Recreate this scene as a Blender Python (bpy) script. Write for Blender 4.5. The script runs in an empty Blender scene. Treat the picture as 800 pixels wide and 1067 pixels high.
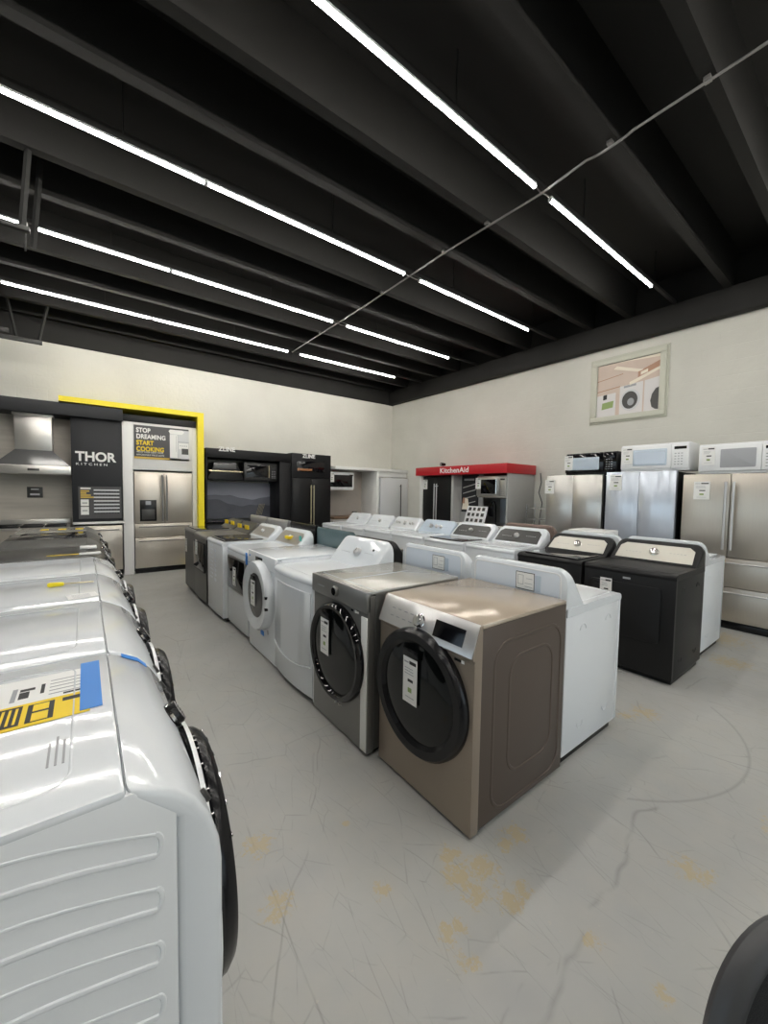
import bpy, bmesh, math, random
from mathutils import Vector, Matrix
random.seed(7)
PI = math.pi
C = bpy.context.scene.collection

# ------------------------------------------------------------------ materials
def sock(b, *names):
    for n in names:
        if n in b.inputs: return b.inputs[n]
def mat(name, col, rough=0.5, metal=0.0, coat=0.0, spec=None, vary=0.0, vscale=3.0, bump=0.0, bscale=40.0, stretch=None, emit=None, alpha=None, trans=None):
    m = bpy.data.materials.new(name); m.use_nodes = True
    nt = m.node_tree; b = nt.nodes['Principled BSDF']
    b.inputs['Base Color'].default_value = (*col, 1); b.inputs['Roughness'].default_value = rough
    b.inputs['Metallic'].default_value = metal
    if coat: sock(b, 'Coat Weight', 'Clearcoat').default_value = coat
    if spec is not None: sock(b, 'Specular IOR Level', 'Specular').default_value = spec
    if trans: sock(b, 'Transmission Weight', 'Transmission').default_value = trans
    if emit:
        sock(b, 'Emission Color', 'Emission').default_value = (*emit[0], 1); b.inputs['Emission Strength'].default_value = emit[1]
    tc = nt.nodes.new('ShaderNodeTexCoord'); mp = nt.nodes.new('ShaderNodeMapping')
    nt.links.new(tc.outputs['Object'], mp.inputs['Vector'])
    if stretch: mp.inputs['Scale'].default_value = stretch
    if vary:
        n = nt.nodes.new('ShaderNodeTexNoise'); n.inputs['Scale'].default_value = vscale; n.inputs['Detail'].default_value = 4
        nt.links.new(mp.outputs['Vector'], n.inputs['Vector'])
        r = nt.nodes.new('ShaderNodeMapRange'); r.inputs['To Min'].default_value = 1 - vary; r.inputs['To Max'].default_value = 1 + vary
        nt.links.new(n.outputs['Fac'], r.inputs['Value'])
        v = nt.nodes.new('ShaderNodeVectorMath'); v.operation = 'SCALE'; v.inputs[0].default_value = col
        nt.links.new(r.outputs['Result'], v.inputs['Scale']); nt.links.new(v.outputs['Vector'], b.inputs['Base Color'])
    if bump:
        n = nt.nodes.new('ShaderNodeTexNoise'); n.inputs['Scale'].default_value = bscale; n.inputs['Detail'].default_value = 3
        nt.links.new(mp.outputs['Vector'], n.inputs['Vector'])
        bp = nt.nodes.new('ShaderNodeBump'); bp.inputs['Strength'].default_value = bump; bp.inputs['Distance'].default_value = 0.01
        nt.links.new(n.outputs['Fac'], bp.inputs['Height']); nt.links.new(bp.outputs['Normal'], b.inputs['Normal'])
    return m

M = {}
M['white'] = mat('white_enamel', (.72, .75, .78), .11, coat=.3, vary=.015)
M['whiteside'] = mat('white_side_panel', (.75, .77, .79), .32, vary=.01)
M['whitepl'] = mat('white_plastic', (.80, .81, .82), .3)
M['greywht'] = mat('pale_grey_plastic', (.62, .63, .64), .35)
M['greyconsole'] = mat('taupe_grey_console', (.34, .32, .29), .35, metal=.3)
M['silver'] = mat('silver_trim', (.62, .61, .60), .28, metal=.7)
M['warmsilver'] = mat('warm_silver_console', (.56, .54, .48), .42, metal=.4)
M['chrome'] = mat('chrome', (.8, .8, .8), .12, metal=1)
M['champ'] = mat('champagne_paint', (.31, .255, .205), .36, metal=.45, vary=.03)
M['champside'] = mat('champagne_side_shaded', (.10, .076, .062), .42, metal=.3)  # champagne paint darkened, shade of the side put into the colour
M['champtop'] = mat('champagne_top_lit', (.46, .385, .305), .17, metal=.2)  # champagne paint lightened, light reflected by the top put into the colour
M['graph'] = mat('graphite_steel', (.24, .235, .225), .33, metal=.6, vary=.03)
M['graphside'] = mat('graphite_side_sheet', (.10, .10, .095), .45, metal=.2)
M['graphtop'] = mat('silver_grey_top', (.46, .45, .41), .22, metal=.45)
M['slate'] = mat('dark_slate_paint', (.055, .054, .052), .33, metal=.25)
M['black'] = mat('black_paint', (.009, .009, .0095), .42, spec=.28, bump=.04, bscale=300)
M['blackpl'] = mat('black_plastic', (.008, .008, .009), .22, spec=.3)
M['blackgl'] = mat('black_glass', (.004, .004, .005), .05, spec=.4, coat=.15)
M['doorgl'] = mat('smoked_door_glass', (.004, .005, .005), .07, spec=.35)
M['gryglass'] = mat('grey_door_glass', (.10, .10, .10), .12)
M['tealgl'] = mat('pale_teal_glass', (.10, .15, .16), .08)
M['steel'] = mat('brushed_steel', (.60, .585, .555), .3, metal=.85, vary=.06, vscale=6, stretch=(1, 1, 14))
M['steelv'] = mat('fingerprint_proof_steel', (.56, .515, .45), .34, metal=.75, vary=.05, vscale=5, stretch=(12, 12, 1))
M['bluesteel'] = mat('steel_reflection_tint', (.62, .67, .75), .27, metal=.45, vary=.05, vscale=4, bump=.5, bscale=4, stretch=(3, 3, .35))  # bluish daylight reflection put into the steel colour
M['darkside'] = mat('dark_grey_fridge_side', (.02, .02, .021), .5)
M['galv'] = mat('galvanised_back', (.30, .31, .32), .45, metal=.5, vary=.1, vscale=12)
M['paper'] = mat('white_paper', (.82, .82, .80), .6)
M['ink'] = mat('black_ink', (.02, .02, .02), .6)
M['inkgrey'] = mat('grey_ink', (.35, .36, .38), .6)
M['green'] = mat('green_print', (.28, .38, .14), .6)
M['filmback'] = mat('blue_white_film', (.71, .765, .84), .12)
M['teal'] = mat('teal_sticker', (.10, .50, .42), .5)
M['yellow'] = mat('yellow_paper', (.86, .62, .01), .5)
M['yellowp'] = mat('yellow_paint', (.86, .70, .01), .4)
M['gold'] = mat('mustard_print', (.62, .42, .08), .6)
M['blue'] = mat('blue_tape', (.035, .23, .68), .45)
M['bluepale'] = mat('pale_blue_film', (.50, .58, .67), .2)
M['red'] = mat('red_paint', (.48, .012, .02), .32)
M['char'] = mat('charcoal_panel', (.022, .023, .026), .5, spec=.3)
M['char2'] = mat('charcoal_laminate', (.07, .07, .073), .5)
M['cabblk'] = mat('black_cabinet', (.007, .007, .008), .45, spec=.25)
M['whitewd'] = mat('white_melamine', (.76, .76, .74), .4)
M['greylam'] = mat('grey_laminate', (.40, .40, .39), .45)
M['plank'] = mat('pale_wood_look_tile', (.50, .46, .40), .45, vary=.22, vscale=2.2, stretch=(.8, 1, 9))
M['tileb'] = mat('taupe_backsplash', (.42, .38, .34), .4, vary=.08, vscale=5)
M['brown'] = mat('brown_stone_edge', (.16, .10, .06), .4)
M['brass'] = mat('champagne_brass', (.60, .52, .34), .28, metal=.8)
M['copper'] = mat('copper_wood', (.30, .13, .05), .4)
M['ceil'] = mat('black_ceiling_paint', (.013, .0125, .0115), .6, spec=.22, bump=.1, bscale=12)
M['ceilband'] = mat('black_band_paint', (.017, .0165, .0155), .7, spec=.25, vary=.25, vscale=3, bump=.1, bscale=8)
M['strut'] = mat('black_strut', (.025, .025, .024), .5, metal=.4)
M['conduit'] = mat('conduit_pipe', (.30, .29, .28), .35, metal=.8)
M['tube'] = mat('lit_tube', (.9, .9, .85), .5, emit=((1.0, .965, .90), 70.0))
M['mesh'] = mat('black_mesh_fabric', (.02, .02, .021), .8, bump=.8, bscale=350)
M['rim'] = mat('grey_black_plastic_rim', (.05, .05, .052), .45)
M['mountA'] = mat('hazy_sky_print', (.30, .31, .37), .35, vary=.15, vscale=1.5, stretch=(.6, 1, 2.5))
M['mountB'] = mat('far_ridge_print', (.14, .145, .18), .35, vary=.2, vscale=4)
M['mountC'] = mat('near_ridge_print', (.075, .078, .095), .35, vary=.25, vscale=6)
M['printpink'] = mat('print_warm_wall', (.62, .50, .42), .4, vary=.1, vscale=4)
M['printwht'] = mat('print_white', (.72, .70, .69), .4)
M['printtan'] = mat('print_tan', (.45, .25, .16), .4)
M['printlt'] = mat('print_cream', (.85, .78, .66), .4)
M['trimp'] = mat('off_white_trim_paint', (.60, .60, .51), .45)
M['rose'] = mat('brown_rose_metal', (.22, .155, .13), .35, metal=.4)
def thin_glass():
    m = bpy.data.materials.new('window_glass'); m.use_nodes = True; nt = m.node_tree; nt.nodes.clear()
    o = nt.nodes.new('ShaderNodeOutputMaterial'); mx = nt.nodes.new('ShaderNodeMixShader'); fr = nt.nodes.new('ShaderNodeFresnel')
    tr = nt.nodes.new('ShaderNodeBsdfTransparent'); gl = nt.nodes.new('ShaderNodeBsdfGlossy'); gl.inputs['Roughness'].default_value = .02
    tr.inputs['Color'].default_value = (.86, .9, .9, 1)
    nt.links.new(fr.outputs[0], mx.inputs[0]); nt.links.new(tr.outputs[0], mx.inputs[1]); nt.links.new(gl.outputs[0], mx.inputs[2]); nt.links.new(mx.outputs[0], o.inputs[0])
    return m
M['glass'] = thin_glass()
M['alu'] = mat('storefront_aluminium', (.3, .3, .3), .4, metal=.7)

# white painted block wall
def wall_mat():
    m = mat('white_painted_block', (.70, .69, .60), .6)
    nt = m.node_tree; b = nt.nodes['Principled BSDF']
    geo = nt.nodes.new('ShaderNodeNewGeometry')
    sep = nt.nodes.new('ShaderNodeSeparateXYZ'); nt.links.new(geo.outputs['Position'], sep.inputs[0])
    add = nt.nodes.new('ShaderNodeMath'); add.operation = 'ADD'
    nt.links.new(sep.outputs['X'], add.inputs[0]); nt.links.new(sep.outputs['Y'], add.inputs[1])
    comb = nt.nodes.new('ShaderNodeCombineXYZ'); nt.links.new(add.outputs[0], comb.inputs['X']); nt.links.new(sep.outputs['Z'], comb.inputs['Y'])
    br = nt.nodes.new('ShaderNodeTexBrick'); br.inputs['Scale'].default_value = 1; br.inputs['Brick Width'].default_value = .406
    br.inputs['Row Height'].default_value = .203; br.inputs['Mortar Size'].default_value = .006; br.inputs['Mortar Smooth'].default_value = .9
    br.inputs['Color1'].default_value = (1, 1, 1, 1); br.inputs['Color2'].default_value = (1, 1, 1, 1); br.inputs['Mortar'].default_value = (0, 0, 0, 1)
    nt.links.new(comb.outputs[0], br.inputs['Vector'])
    n = nt.nodes.new('ShaderNodeTexNoise'); n.inputs['Scale'].default_value = 14; n.inputs['Detail'].default_value = 6
    nt.links.new(geo.outputs['Position'], n.inputs['Vector'])
    n2 = nt.nodes.new('ShaderNodeTexNoise'); n2.inputs['Scale'].default_value = .8; n2.inputs['Detail'].default_value = 4
    nt.links.new(geo.outputs['Position'], n2.inputs['Vector'])
    h = nt.nodes.new('ShaderNodeMath'); h.operation = 'MULTIPLY_ADD'; h.inputs[1].default_value = .35
    nt.links.new(br.outputs['Color'], h.inputs[0]); nt.links.new(n.outputs['Fac'], h.inputs[2])
    bp = nt.nodes.new('ShaderNodeBump'); bp.inputs['Strength'].default_value = .35; bp.inputs['Distance'].default_value = .012
    nt.links.new(h.outputs[0], bp.inputs['Height']); nt.links.new(bp.outputs['Normal'], b.inputs['Normal'])
    cr = nt.nodes.new('ShaderNodeValToRGB')
    cr.color_ramp.elements[0].position = .35; cr.color_ramp.elements[0].color = (.61, .60, .545, 1)
    cr.color_ramp.elements[1].position = .65; cr.color_ramp.elements[1].color = (.68, .67, .61, 1)
    nt.links.new(n2.outputs['Fac'], cr.inputs['Fac']); nt.links.new(cr.outputs['Color'], b.inputs['Base Color'])
    return m
M['wall'] = wall_mat()

def floor_mat():
    m = mat('grey_sealed_concrete', (.33, .32, .30), .38)
    nt = m.node_tree; L = nt.links.new; b = nt.nodes['Principled BSDF']
    geo = nt.nodes.new('ShaderNodeNewGeometry'); P = geo.outputs['Position']
    def noise(scale, detail=5, rough=.55, vec=P, dist=0):
        n = nt.nodes.new('ShaderNodeTexNoise'); n.inputs['Scale'].default_value = scale; n.inputs['Detail'].default_value = detail
        n.inputs['Roughness'].default_value = rough; n.inputs['Distortion'].default_value = dist; L(vec, n.inputs['Vector']); return n.outputs['Fac']
    def ramp(fac, p0, p1, c0=(0, 0, 0, 1), c1=(1, 1, 1, 1)):
        r = nt.nodes.new('ShaderNodeValToRGB'); e = r.color_ramp.elements
        e[0].position = p0; e[0].color = c0; e[1].position = p1; e[1].color = c1; L(fac, r.inputs['Fac']); return r.outputs['Color']
    def mth(op, a, bb):
        n = nt.nodes.new('ShaderNodeMath'); n.operation = op
        for i, v in enumerate((a, bb)):
            if isinstance(v, (int, float)): n.inputs[i].default_value = v
            else: L(v, n.inputs[i])
        return n.outputs[0]
    def mix(fac, a, bb):
        n = nt.nodes.new('ShaderNodeMix'); n.data_type = 'RGBA'
        if isinstance(fac, (int, float)): n.inputs[0].default_value = fac
        else: L(fac, n.inputs[0])
        for i, v in ((6, a), (7, bb)):
            if isinstance(v, tuple): n.inputs[i].default_value = v
            else: L(v, n.inputs[i])
        return n.outputs[2]
    base = ramp(noise(.9, 6), .3, .7, (.355, .355, .34, 1), (.44, .44, .42, 1))
    base = mix(mth('MULTIPLY', ramp(noise(6, 5), .45, .75), .30), base, (.46, .43, .37, 1))
    base = mix(mth('MULTIPLY', ramp(noise(2.2, 3), .55, .7), .30), base, (.31, .315, .325, 1))
    # long thin scratches: distorted voronoi cell borders at several scales
    for sc, rot, th, op in ((1.1, .4, .0022, .42), (2.3, 1.3, .006, .36), (3.9, 2.2, .008, .3), (.7, .9, .0018, .42), (5.2, .1, .011, .26), (3.1, 2.8, .007, .34), (6.5, 1.8, .013, .24)):
        mp = nt.nodes.new('ShaderNodeMapping'); mp.inputs['Rotation'].default_value = (0, 0, rot); mp.inputs['Scale'].default_value = (1, .38, 1)
        L(P, mp.inputs['Vector'])
        nz = nt.nodes.new('ShaderNodeTexNoise'); nz.inputs['Scale'].default_value = 1.7; nz.inputs['Detail'].default_value = 3; L(mp.outputs[0], nz.inputs['Vector'])
        vm = nt.nodes.new('ShaderNodeVectorMath'); vm.operation = 'MULTIPLY_ADD'; vm.inputs[1].default_value = (.14, .14, 0)
        L(nz.outputs['Color'], vm.inputs[0]); L(mp.outputs[0], vm.inputs[2])
        v = nt.nodes.new('ShaderNodeTexVoronoi'); v.feature = 'DISTANCE_TO_EDGE'; v.voronoi_dimensions = '2D'; v.inputs['Scale'].default_value = sc
        L(vm.outputs[0], v.inputs['Vector'])
        ln = ramp(v.outputs['Distance'], 0.0, th, (1, 1, 1, 1), (0, 0, 0, 1))
        msk = ramp(noise(2.5 + sc, 3), .46, .58)
        base = mix(mth('MULTIPLY', mth('MULTIPLY', ln, msk), op), base, (.15, .145, .135, 1))
    # one curved trolley scuff
    dd = nt.nodes.new('ShaderNodeVectorMath'); dd.operation = 'DISTANCE'; L(P, dd.inputs[0]); dd.inputs[1].default_value = (2.95, 1.45, 0)
    ring = ramp(mth('ABSOLUTE', mth('SUBTRACT', dd.outputs['Value'], 1.0), 0), .0, .012, (1, 1, 1, 1), (0, 0, 0, 1))
    sp = nt.nodes.new('ShaderNodeSeparateXYZ'); L(P, sp.inputs[0])
    lim = mth('MULTIPLY', mth('LESS_THAN', sp.outputs['Y'], .78), mth('GREATER_THAN', sp.outputs['X'], 2.15))
    base = mix(mth('MULTIPLY', mth('MULTIPLY', ring, lim), .4), base, (.17, .165, .155, 1))
    # worn yellow glue patches at their own places
    tot = None
    for (x, y, r) in ((1.55, 1.0, .10), (1.47, 1.0, .07), (1.23, 1.10, .09), (1.20, 1.01, .13), (1.30, .98, .12), (1.19, .93, .09), (1.35, .83, .07), (1.28, .83, .10), (1.00, .90, .07), (1.05, .89, .06), (.99, .80, .06), (.90, 1.16, .06), (.95, 1.51, .04), (3.2, 1.04, .16), (3.05, 1.1, .10), (4.85, .9, .3), (5.6, 1.2, .5), (1.39, .58, .06), (.58, 1.64, .12), (.55, 1.35, .1), (2.0, .45, .12), (1.42, .38, .05), (2.6, .25, .15)):
        d = nt.nodes.new('ShaderNodeVectorMath'); d.operation = 'DISTANCE'; L(P, d.inputs[0]); d.inputs[1].default_value = (x, y, 0)
        f = nt.nodes.new('ShaderNodeMapRange'); f.inputs['From Min'].default_value = r; f.inputs['From Max'].default_value = r * .1
        L(d.outputs['Value'], f.inputs['Value'])
        tot = f.outputs[0] if tot is None else mth('MAXIMUM', tot, f.outputs[0])
    patch = ramp(mth('ADD', mth('MULTIPLY', tot, .24), mth('MULTIPLY', noise(24, 8, .8), 1.0)), .62, .70)
    base = mix(mth('MULTIPLY', mth('MULTIPLY', patch, ramp(tot, .0, .3)), .66), base, (.46, .36, .18, 1))
    specks = ramp(noise(38, 2), .72, .76)
    base = mix(mth('MULTIPLY', specks, .35), base, (.52, .47, .38, 1))
    L(base, b.inputs['Base Color'])
    rr = ramp(noise(3, 5), .3, .7, (.32, .32, .32, 1), (.5, .5, .5, 1)); L(rr, b.inputs['Roughness'])
    bp = nt.nodes.new('ShaderNodeBump'); bp.inputs['Strength'].default_value = .08; bp.inputs['Distance'].default_value = .01
    L(noise(20, 4), bp.inputs['Height']); L(bp.outputs[0], b.inputs['Normal'])
    return m
M['floor'] = floor_mat()

# ------------------------------------------------------------------ mesh builder
class MB:
    def __init__(s): s.bm = bmesh.new(); s.mats = []; s.cur = 0
    def use(s, m):
        if m not in s.mats: s.mats.append(m)
        s.cur = s.mats.index(m); return s
    def _fin(s, faces):
        for f in faces: f.material_index = s.cur
    def box(s, x0, x1, y0, y1, z0, z1, bev=0.0, seg=2):
        r = bmesh.ops.create_cube(s.bm, size=1)
        vs = r['verts']
        for v in vs:
            v.co = Vector(((x0 + x1) / 2 + v.co.x * (x1 - x0), (y0 + y1) / 2 + v.co.y * (y1 - y0), (z0 + z1) / 2 + v.co.z * (z1 - z0)))
        fs = list({f for v in vs for f in v.link_faces})
        if bev > 0:
            es = list({e for v in vs for e in v.link_edges})
            bev = min(bev, .49 * min(abs(x1 - x0), abs(y1 - y0), abs(z1 - z0)))
            rr = bmesh.ops.bevel(s.bm, geom=es, offset=bev, segments=seg, profile=.5, affect='EDGES')
            fs = list({f for f in rr['faces'] if f.is_valid} | {f for f in fs if f.is_valid})
        s._fin(fs); return s
    def prism(s, prof, a0, a1, axis='x', bev=0.0, seg=2):
        # profile (u,v): axis x -> (y,z); axis y -> (x,z); axis z -> (x,y)
        def P(a, u, v): return {'x': (a, u, v), 'y': (u, a, v), 'z': (u, v, a)}[axis]
        A = [s.bm.verts.new(P(a0, u, v)) for u, v in prof]; B = [s.bm.verts.new(P(a1, u, v)) for u, v in prof]
        n = len(prof); fs = []
        ca = s.bm.faces.new(A); cb = s.bm.faces.new(list(reversed(B))); fs += [ca, cb]
        for i in range(n):
            j = (i + 1) % n
            fs.append(s.bm.faces.new((A[j], A[i], B[i], B[j])))
        bmesh.ops.recalc_face_normals(s.bm, faces=fs)
        if bev > 0:
            es = list(set(ca.edges) | set(cb.edges))
            rr = bmesh.ops.bevel(s.bm, geom=es, offset=bev, segments=seg, profile=.5, affect='EDGES', clamp_overlap=True)
            fs = list({f for f in rr['faces'] if f.is_valid} | {f for f in fs if f.is_valid})
        s._fin(fs); return s
    def lathe(s, prof, c=(0, 0, 0), axis=(0, -1, 0), seg=48, sx=1.0):
        # prof list of (r, h) ; h along axis
        ax = Vector(axis).normalized()
        q = Vector((0, 0, 1)).rotation_difference(ax).to_matrix()
        rings = []
        for r, h in prof:
            if r < 1e-6: rings.append([s.bm.verts.new(Vector(c) + ax * h)])
            else: rings.append([s.bm.verts.new(Vector(c) + q @ Vector((r * sx * math.cos(2 * PI * k / seg), r * math.sin(2 * PI * k / seg), h))) for k in range(seg)])
        fs = []
        for a, b in zip(rings, rings[1:]):
            if len(a) == 1 and len(b) == 1: continue
            for k in range(seg):
                j = (k + 1) % seg
                if len(a) == 1: fs.append(s.bm.faces.new((a[0], b[k], b[j])))
                elif len(b) == 1: fs.append(s.bm.faces.new((a[j], a[k], b[0])))
                else: fs.append(s.bm.faces.new((a[j], a[k], b[k], b[j])))
        bmesh.ops.recalc_face_normals(s.bm, faces=fs)
        s._fin(fs); return s
    def tube(s, pts, r, seg=10, closed=False, flat=None):
        pts = [Vector(p) for p in pts]; n = len(pts); rings = []
        prev = None
        for i, p in enumerate(pts):
            if closed: t = pts[(i + 1) % n] - pts[i - 1]
            else: t = pts[min(i + 1, n - 1)] - pts[max(i - 1, 0)]
            t.normalize()
            if prev is None:
                up = Vector((0, 0, 1)) if abs(t.z) < .9 else Vector((1, 0, 0))
                u = t.cross(up).normalized()
            else:
                u = (prev - t * prev.dot(t)).normalized()
            prev = u; w = t.cross(u)
            ring = []
            for k in range(seg):
                o = (u * math.cos(2 * PI * k / seg) + w * math.sin(2 * PI * k / seg)) * r
                if flat is not None:
                    fa, fk = flat; o[fa] *= fk
                ring.append(s.bm.verts.new(p + o))
            rings.append(ring)
        fs = []
        rng = range(n) if closed else range(n - 1)
        for i in rng:
            a, b = rings[i], rings[(i + 1) % n]
            for k in range(seg):
                j = (k + 1) % seg; fs.append(s.bm.faces.new((a[k], a[j], b[j], b[k])))
        if not closed: fs += [s.bm.faces.new(list(reversed(rings[0]))), s.bm.faces.new(rings[-1])]
        bmesh.ops.recalc_face_normals(s.bm, faces=fs)
        s._fin(fs); return s
    def loft(s, secs, cap=True):
        R = [[s.bm.verts.new(p) for p in sec] for sec in secs]; fs = []
        n = len(R[0])
        for a, b in zip(R, R[1:]):
            for k in range(n):
                j = (k + 1) % n; fs.append(s.bm.faces.new((a[k], a[j], b[j], b[k])))
        if cap: fs += [s.bm.faces.new(list(reversed(R[0]))), s.bm.faces.new(R[-1])]
        bmesh.ops.recalc_face_normals(s.bm, faces=fs); s._fin(fs); return s
    def xform(s, mtx):
        bmesh.ops.transform(s.bm, matrix=mtx, verts=s.bm.verts); return s
    def obj(s, name, m=None, parent=None, ang=35, label=None):
        me = bpy.data.meshes.new(name); s.bm.to_mesh(me); s.bm.free()
        for mm in (s.mats or [m]): me.materials.append(M[mm] if isinstance(mm, str) else mm)
        me.shade_smooth(); me.set_sharp_from_angle(angle=math.radians(ang))
        o = bpy.data.objects.new(name, me); C.objects.link(o)
        if parent is not None: o.parent = parent
        if label: o['label'] = label
        return o

def thing(name, label, cat, loc=(0, 0, 0), rz=0, group=None):
    o = bpy.data.objects.new(name, None); C.objects.link(o); o.empty_display_size = .1
    o.location = loc; o.rotation_euler = (0, 0, rz); o['label'] = label; o['category'] = cat
    if group: o['group'] = group
    return o
def tag(o, label, cat, group=None):
    o['label'] = label; o['category'] = cat
    if group: o['group'] = group
    return o
def struct(o): o['kind'] = 'structure'; return o
def one(m): 
    b = MB(); b.use(m); return b
def text(s, size, loc, m, parent, rx=PI / 2, rz=0, ext=.002, name='lettering', bold=0.0, sx=1.0, align='LEFT', space=1.0, ry=0):
    cu = bpy.data.curves.new(name, 'FONT'); cu.body = s; cu.size = size; cu.extrude = ext; cu.offset = bold; cu.align_x = align; cu.space_character = space
    o = bpy.data.objects.new(name, cu); C.objects.link(o)
    me = bpy.data.meshes.new_from_object(o.evaluated_get(bpy.context.evaluated_depsgraph_get()))
    bpy.data.objects.remove(o); me.name = name; me.materials.clear(); me.materials.append(M[m])
    o = bpy.data.objects.new(name, me); C.objects.link(o)
    o.location = loc; o.rotation_euler = (rx, ry, rz); o.scale = (sx, 1, 1); o.parent = parent
    return o
def arc(cx, cz, r, a0, a1, n=8): return [(cx + r * math.cos(math.radians(a0 + (a1 - a0) * i / n)), cz + r * math.sin(math.radians(a0 + (a1 - a0) * i / n))) for i in range(n + 1)]
def rrect(x0, x1, z0, z1, r, n=6):
    return arc(x1 - r, z1 - r, r, 0, 90, n) + arc(x0 + r, z1 - r, r, 90, 180, n) + arc(x0 + r, z0 + r, r, 180, 270, n) + arc(x1 - r, z0 + r, r, 270, 360, n)

def price_tag(parent, x, y, z, w=.105, h=.235, clip=True, green=True, seed=0, big=False):
    """hanging price sheet facing local -Y, its top centre at x,z"""
    b = MB(); b.use('paper').box(x - w / 2, x + w / 2, y - .002, y, z - h, z)
    rnd = random.Random(seed); e = y - .0026
    b.use('ink').box(x - w * .05, x + w * .42, e, y - .002, z - h * .14, z - h * .07)
    b.use('inkgrey').box(x - w * .42, x - w * .1, e, y - .002, z - h * .13, z - h * .10)
    for k in range(3): b.box(x - w * .38, x - w * .38 + w * (.4 + .3 * rnd.random()), e, y - .002, z - h * (.25 + .06 * k), z - h * (.235 + .06 * k))
    b.use('ink').box(x - w * .15, x + w * .22, e, y - .002, z - h * .53, z - h * .47)
    b.use('green' if green else 'ink').box(x - w * .13, x + w * .13, e, y - .002, z - h * .76, z - h * .66)
    b.use('inkgrey').box(x - w * .3, x + w * .3, e, y - .002, z - h * .88, z - h * .865)
    o = b.obj('price_tag', parent=parent)
    if clip:
        one('blackpl').box(x - w / 2 - .004, x + w / 2 + .004, y - .004, y + .001, z, z + .045, .002).obj('tag_holder', parent=o)
    return o

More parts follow.
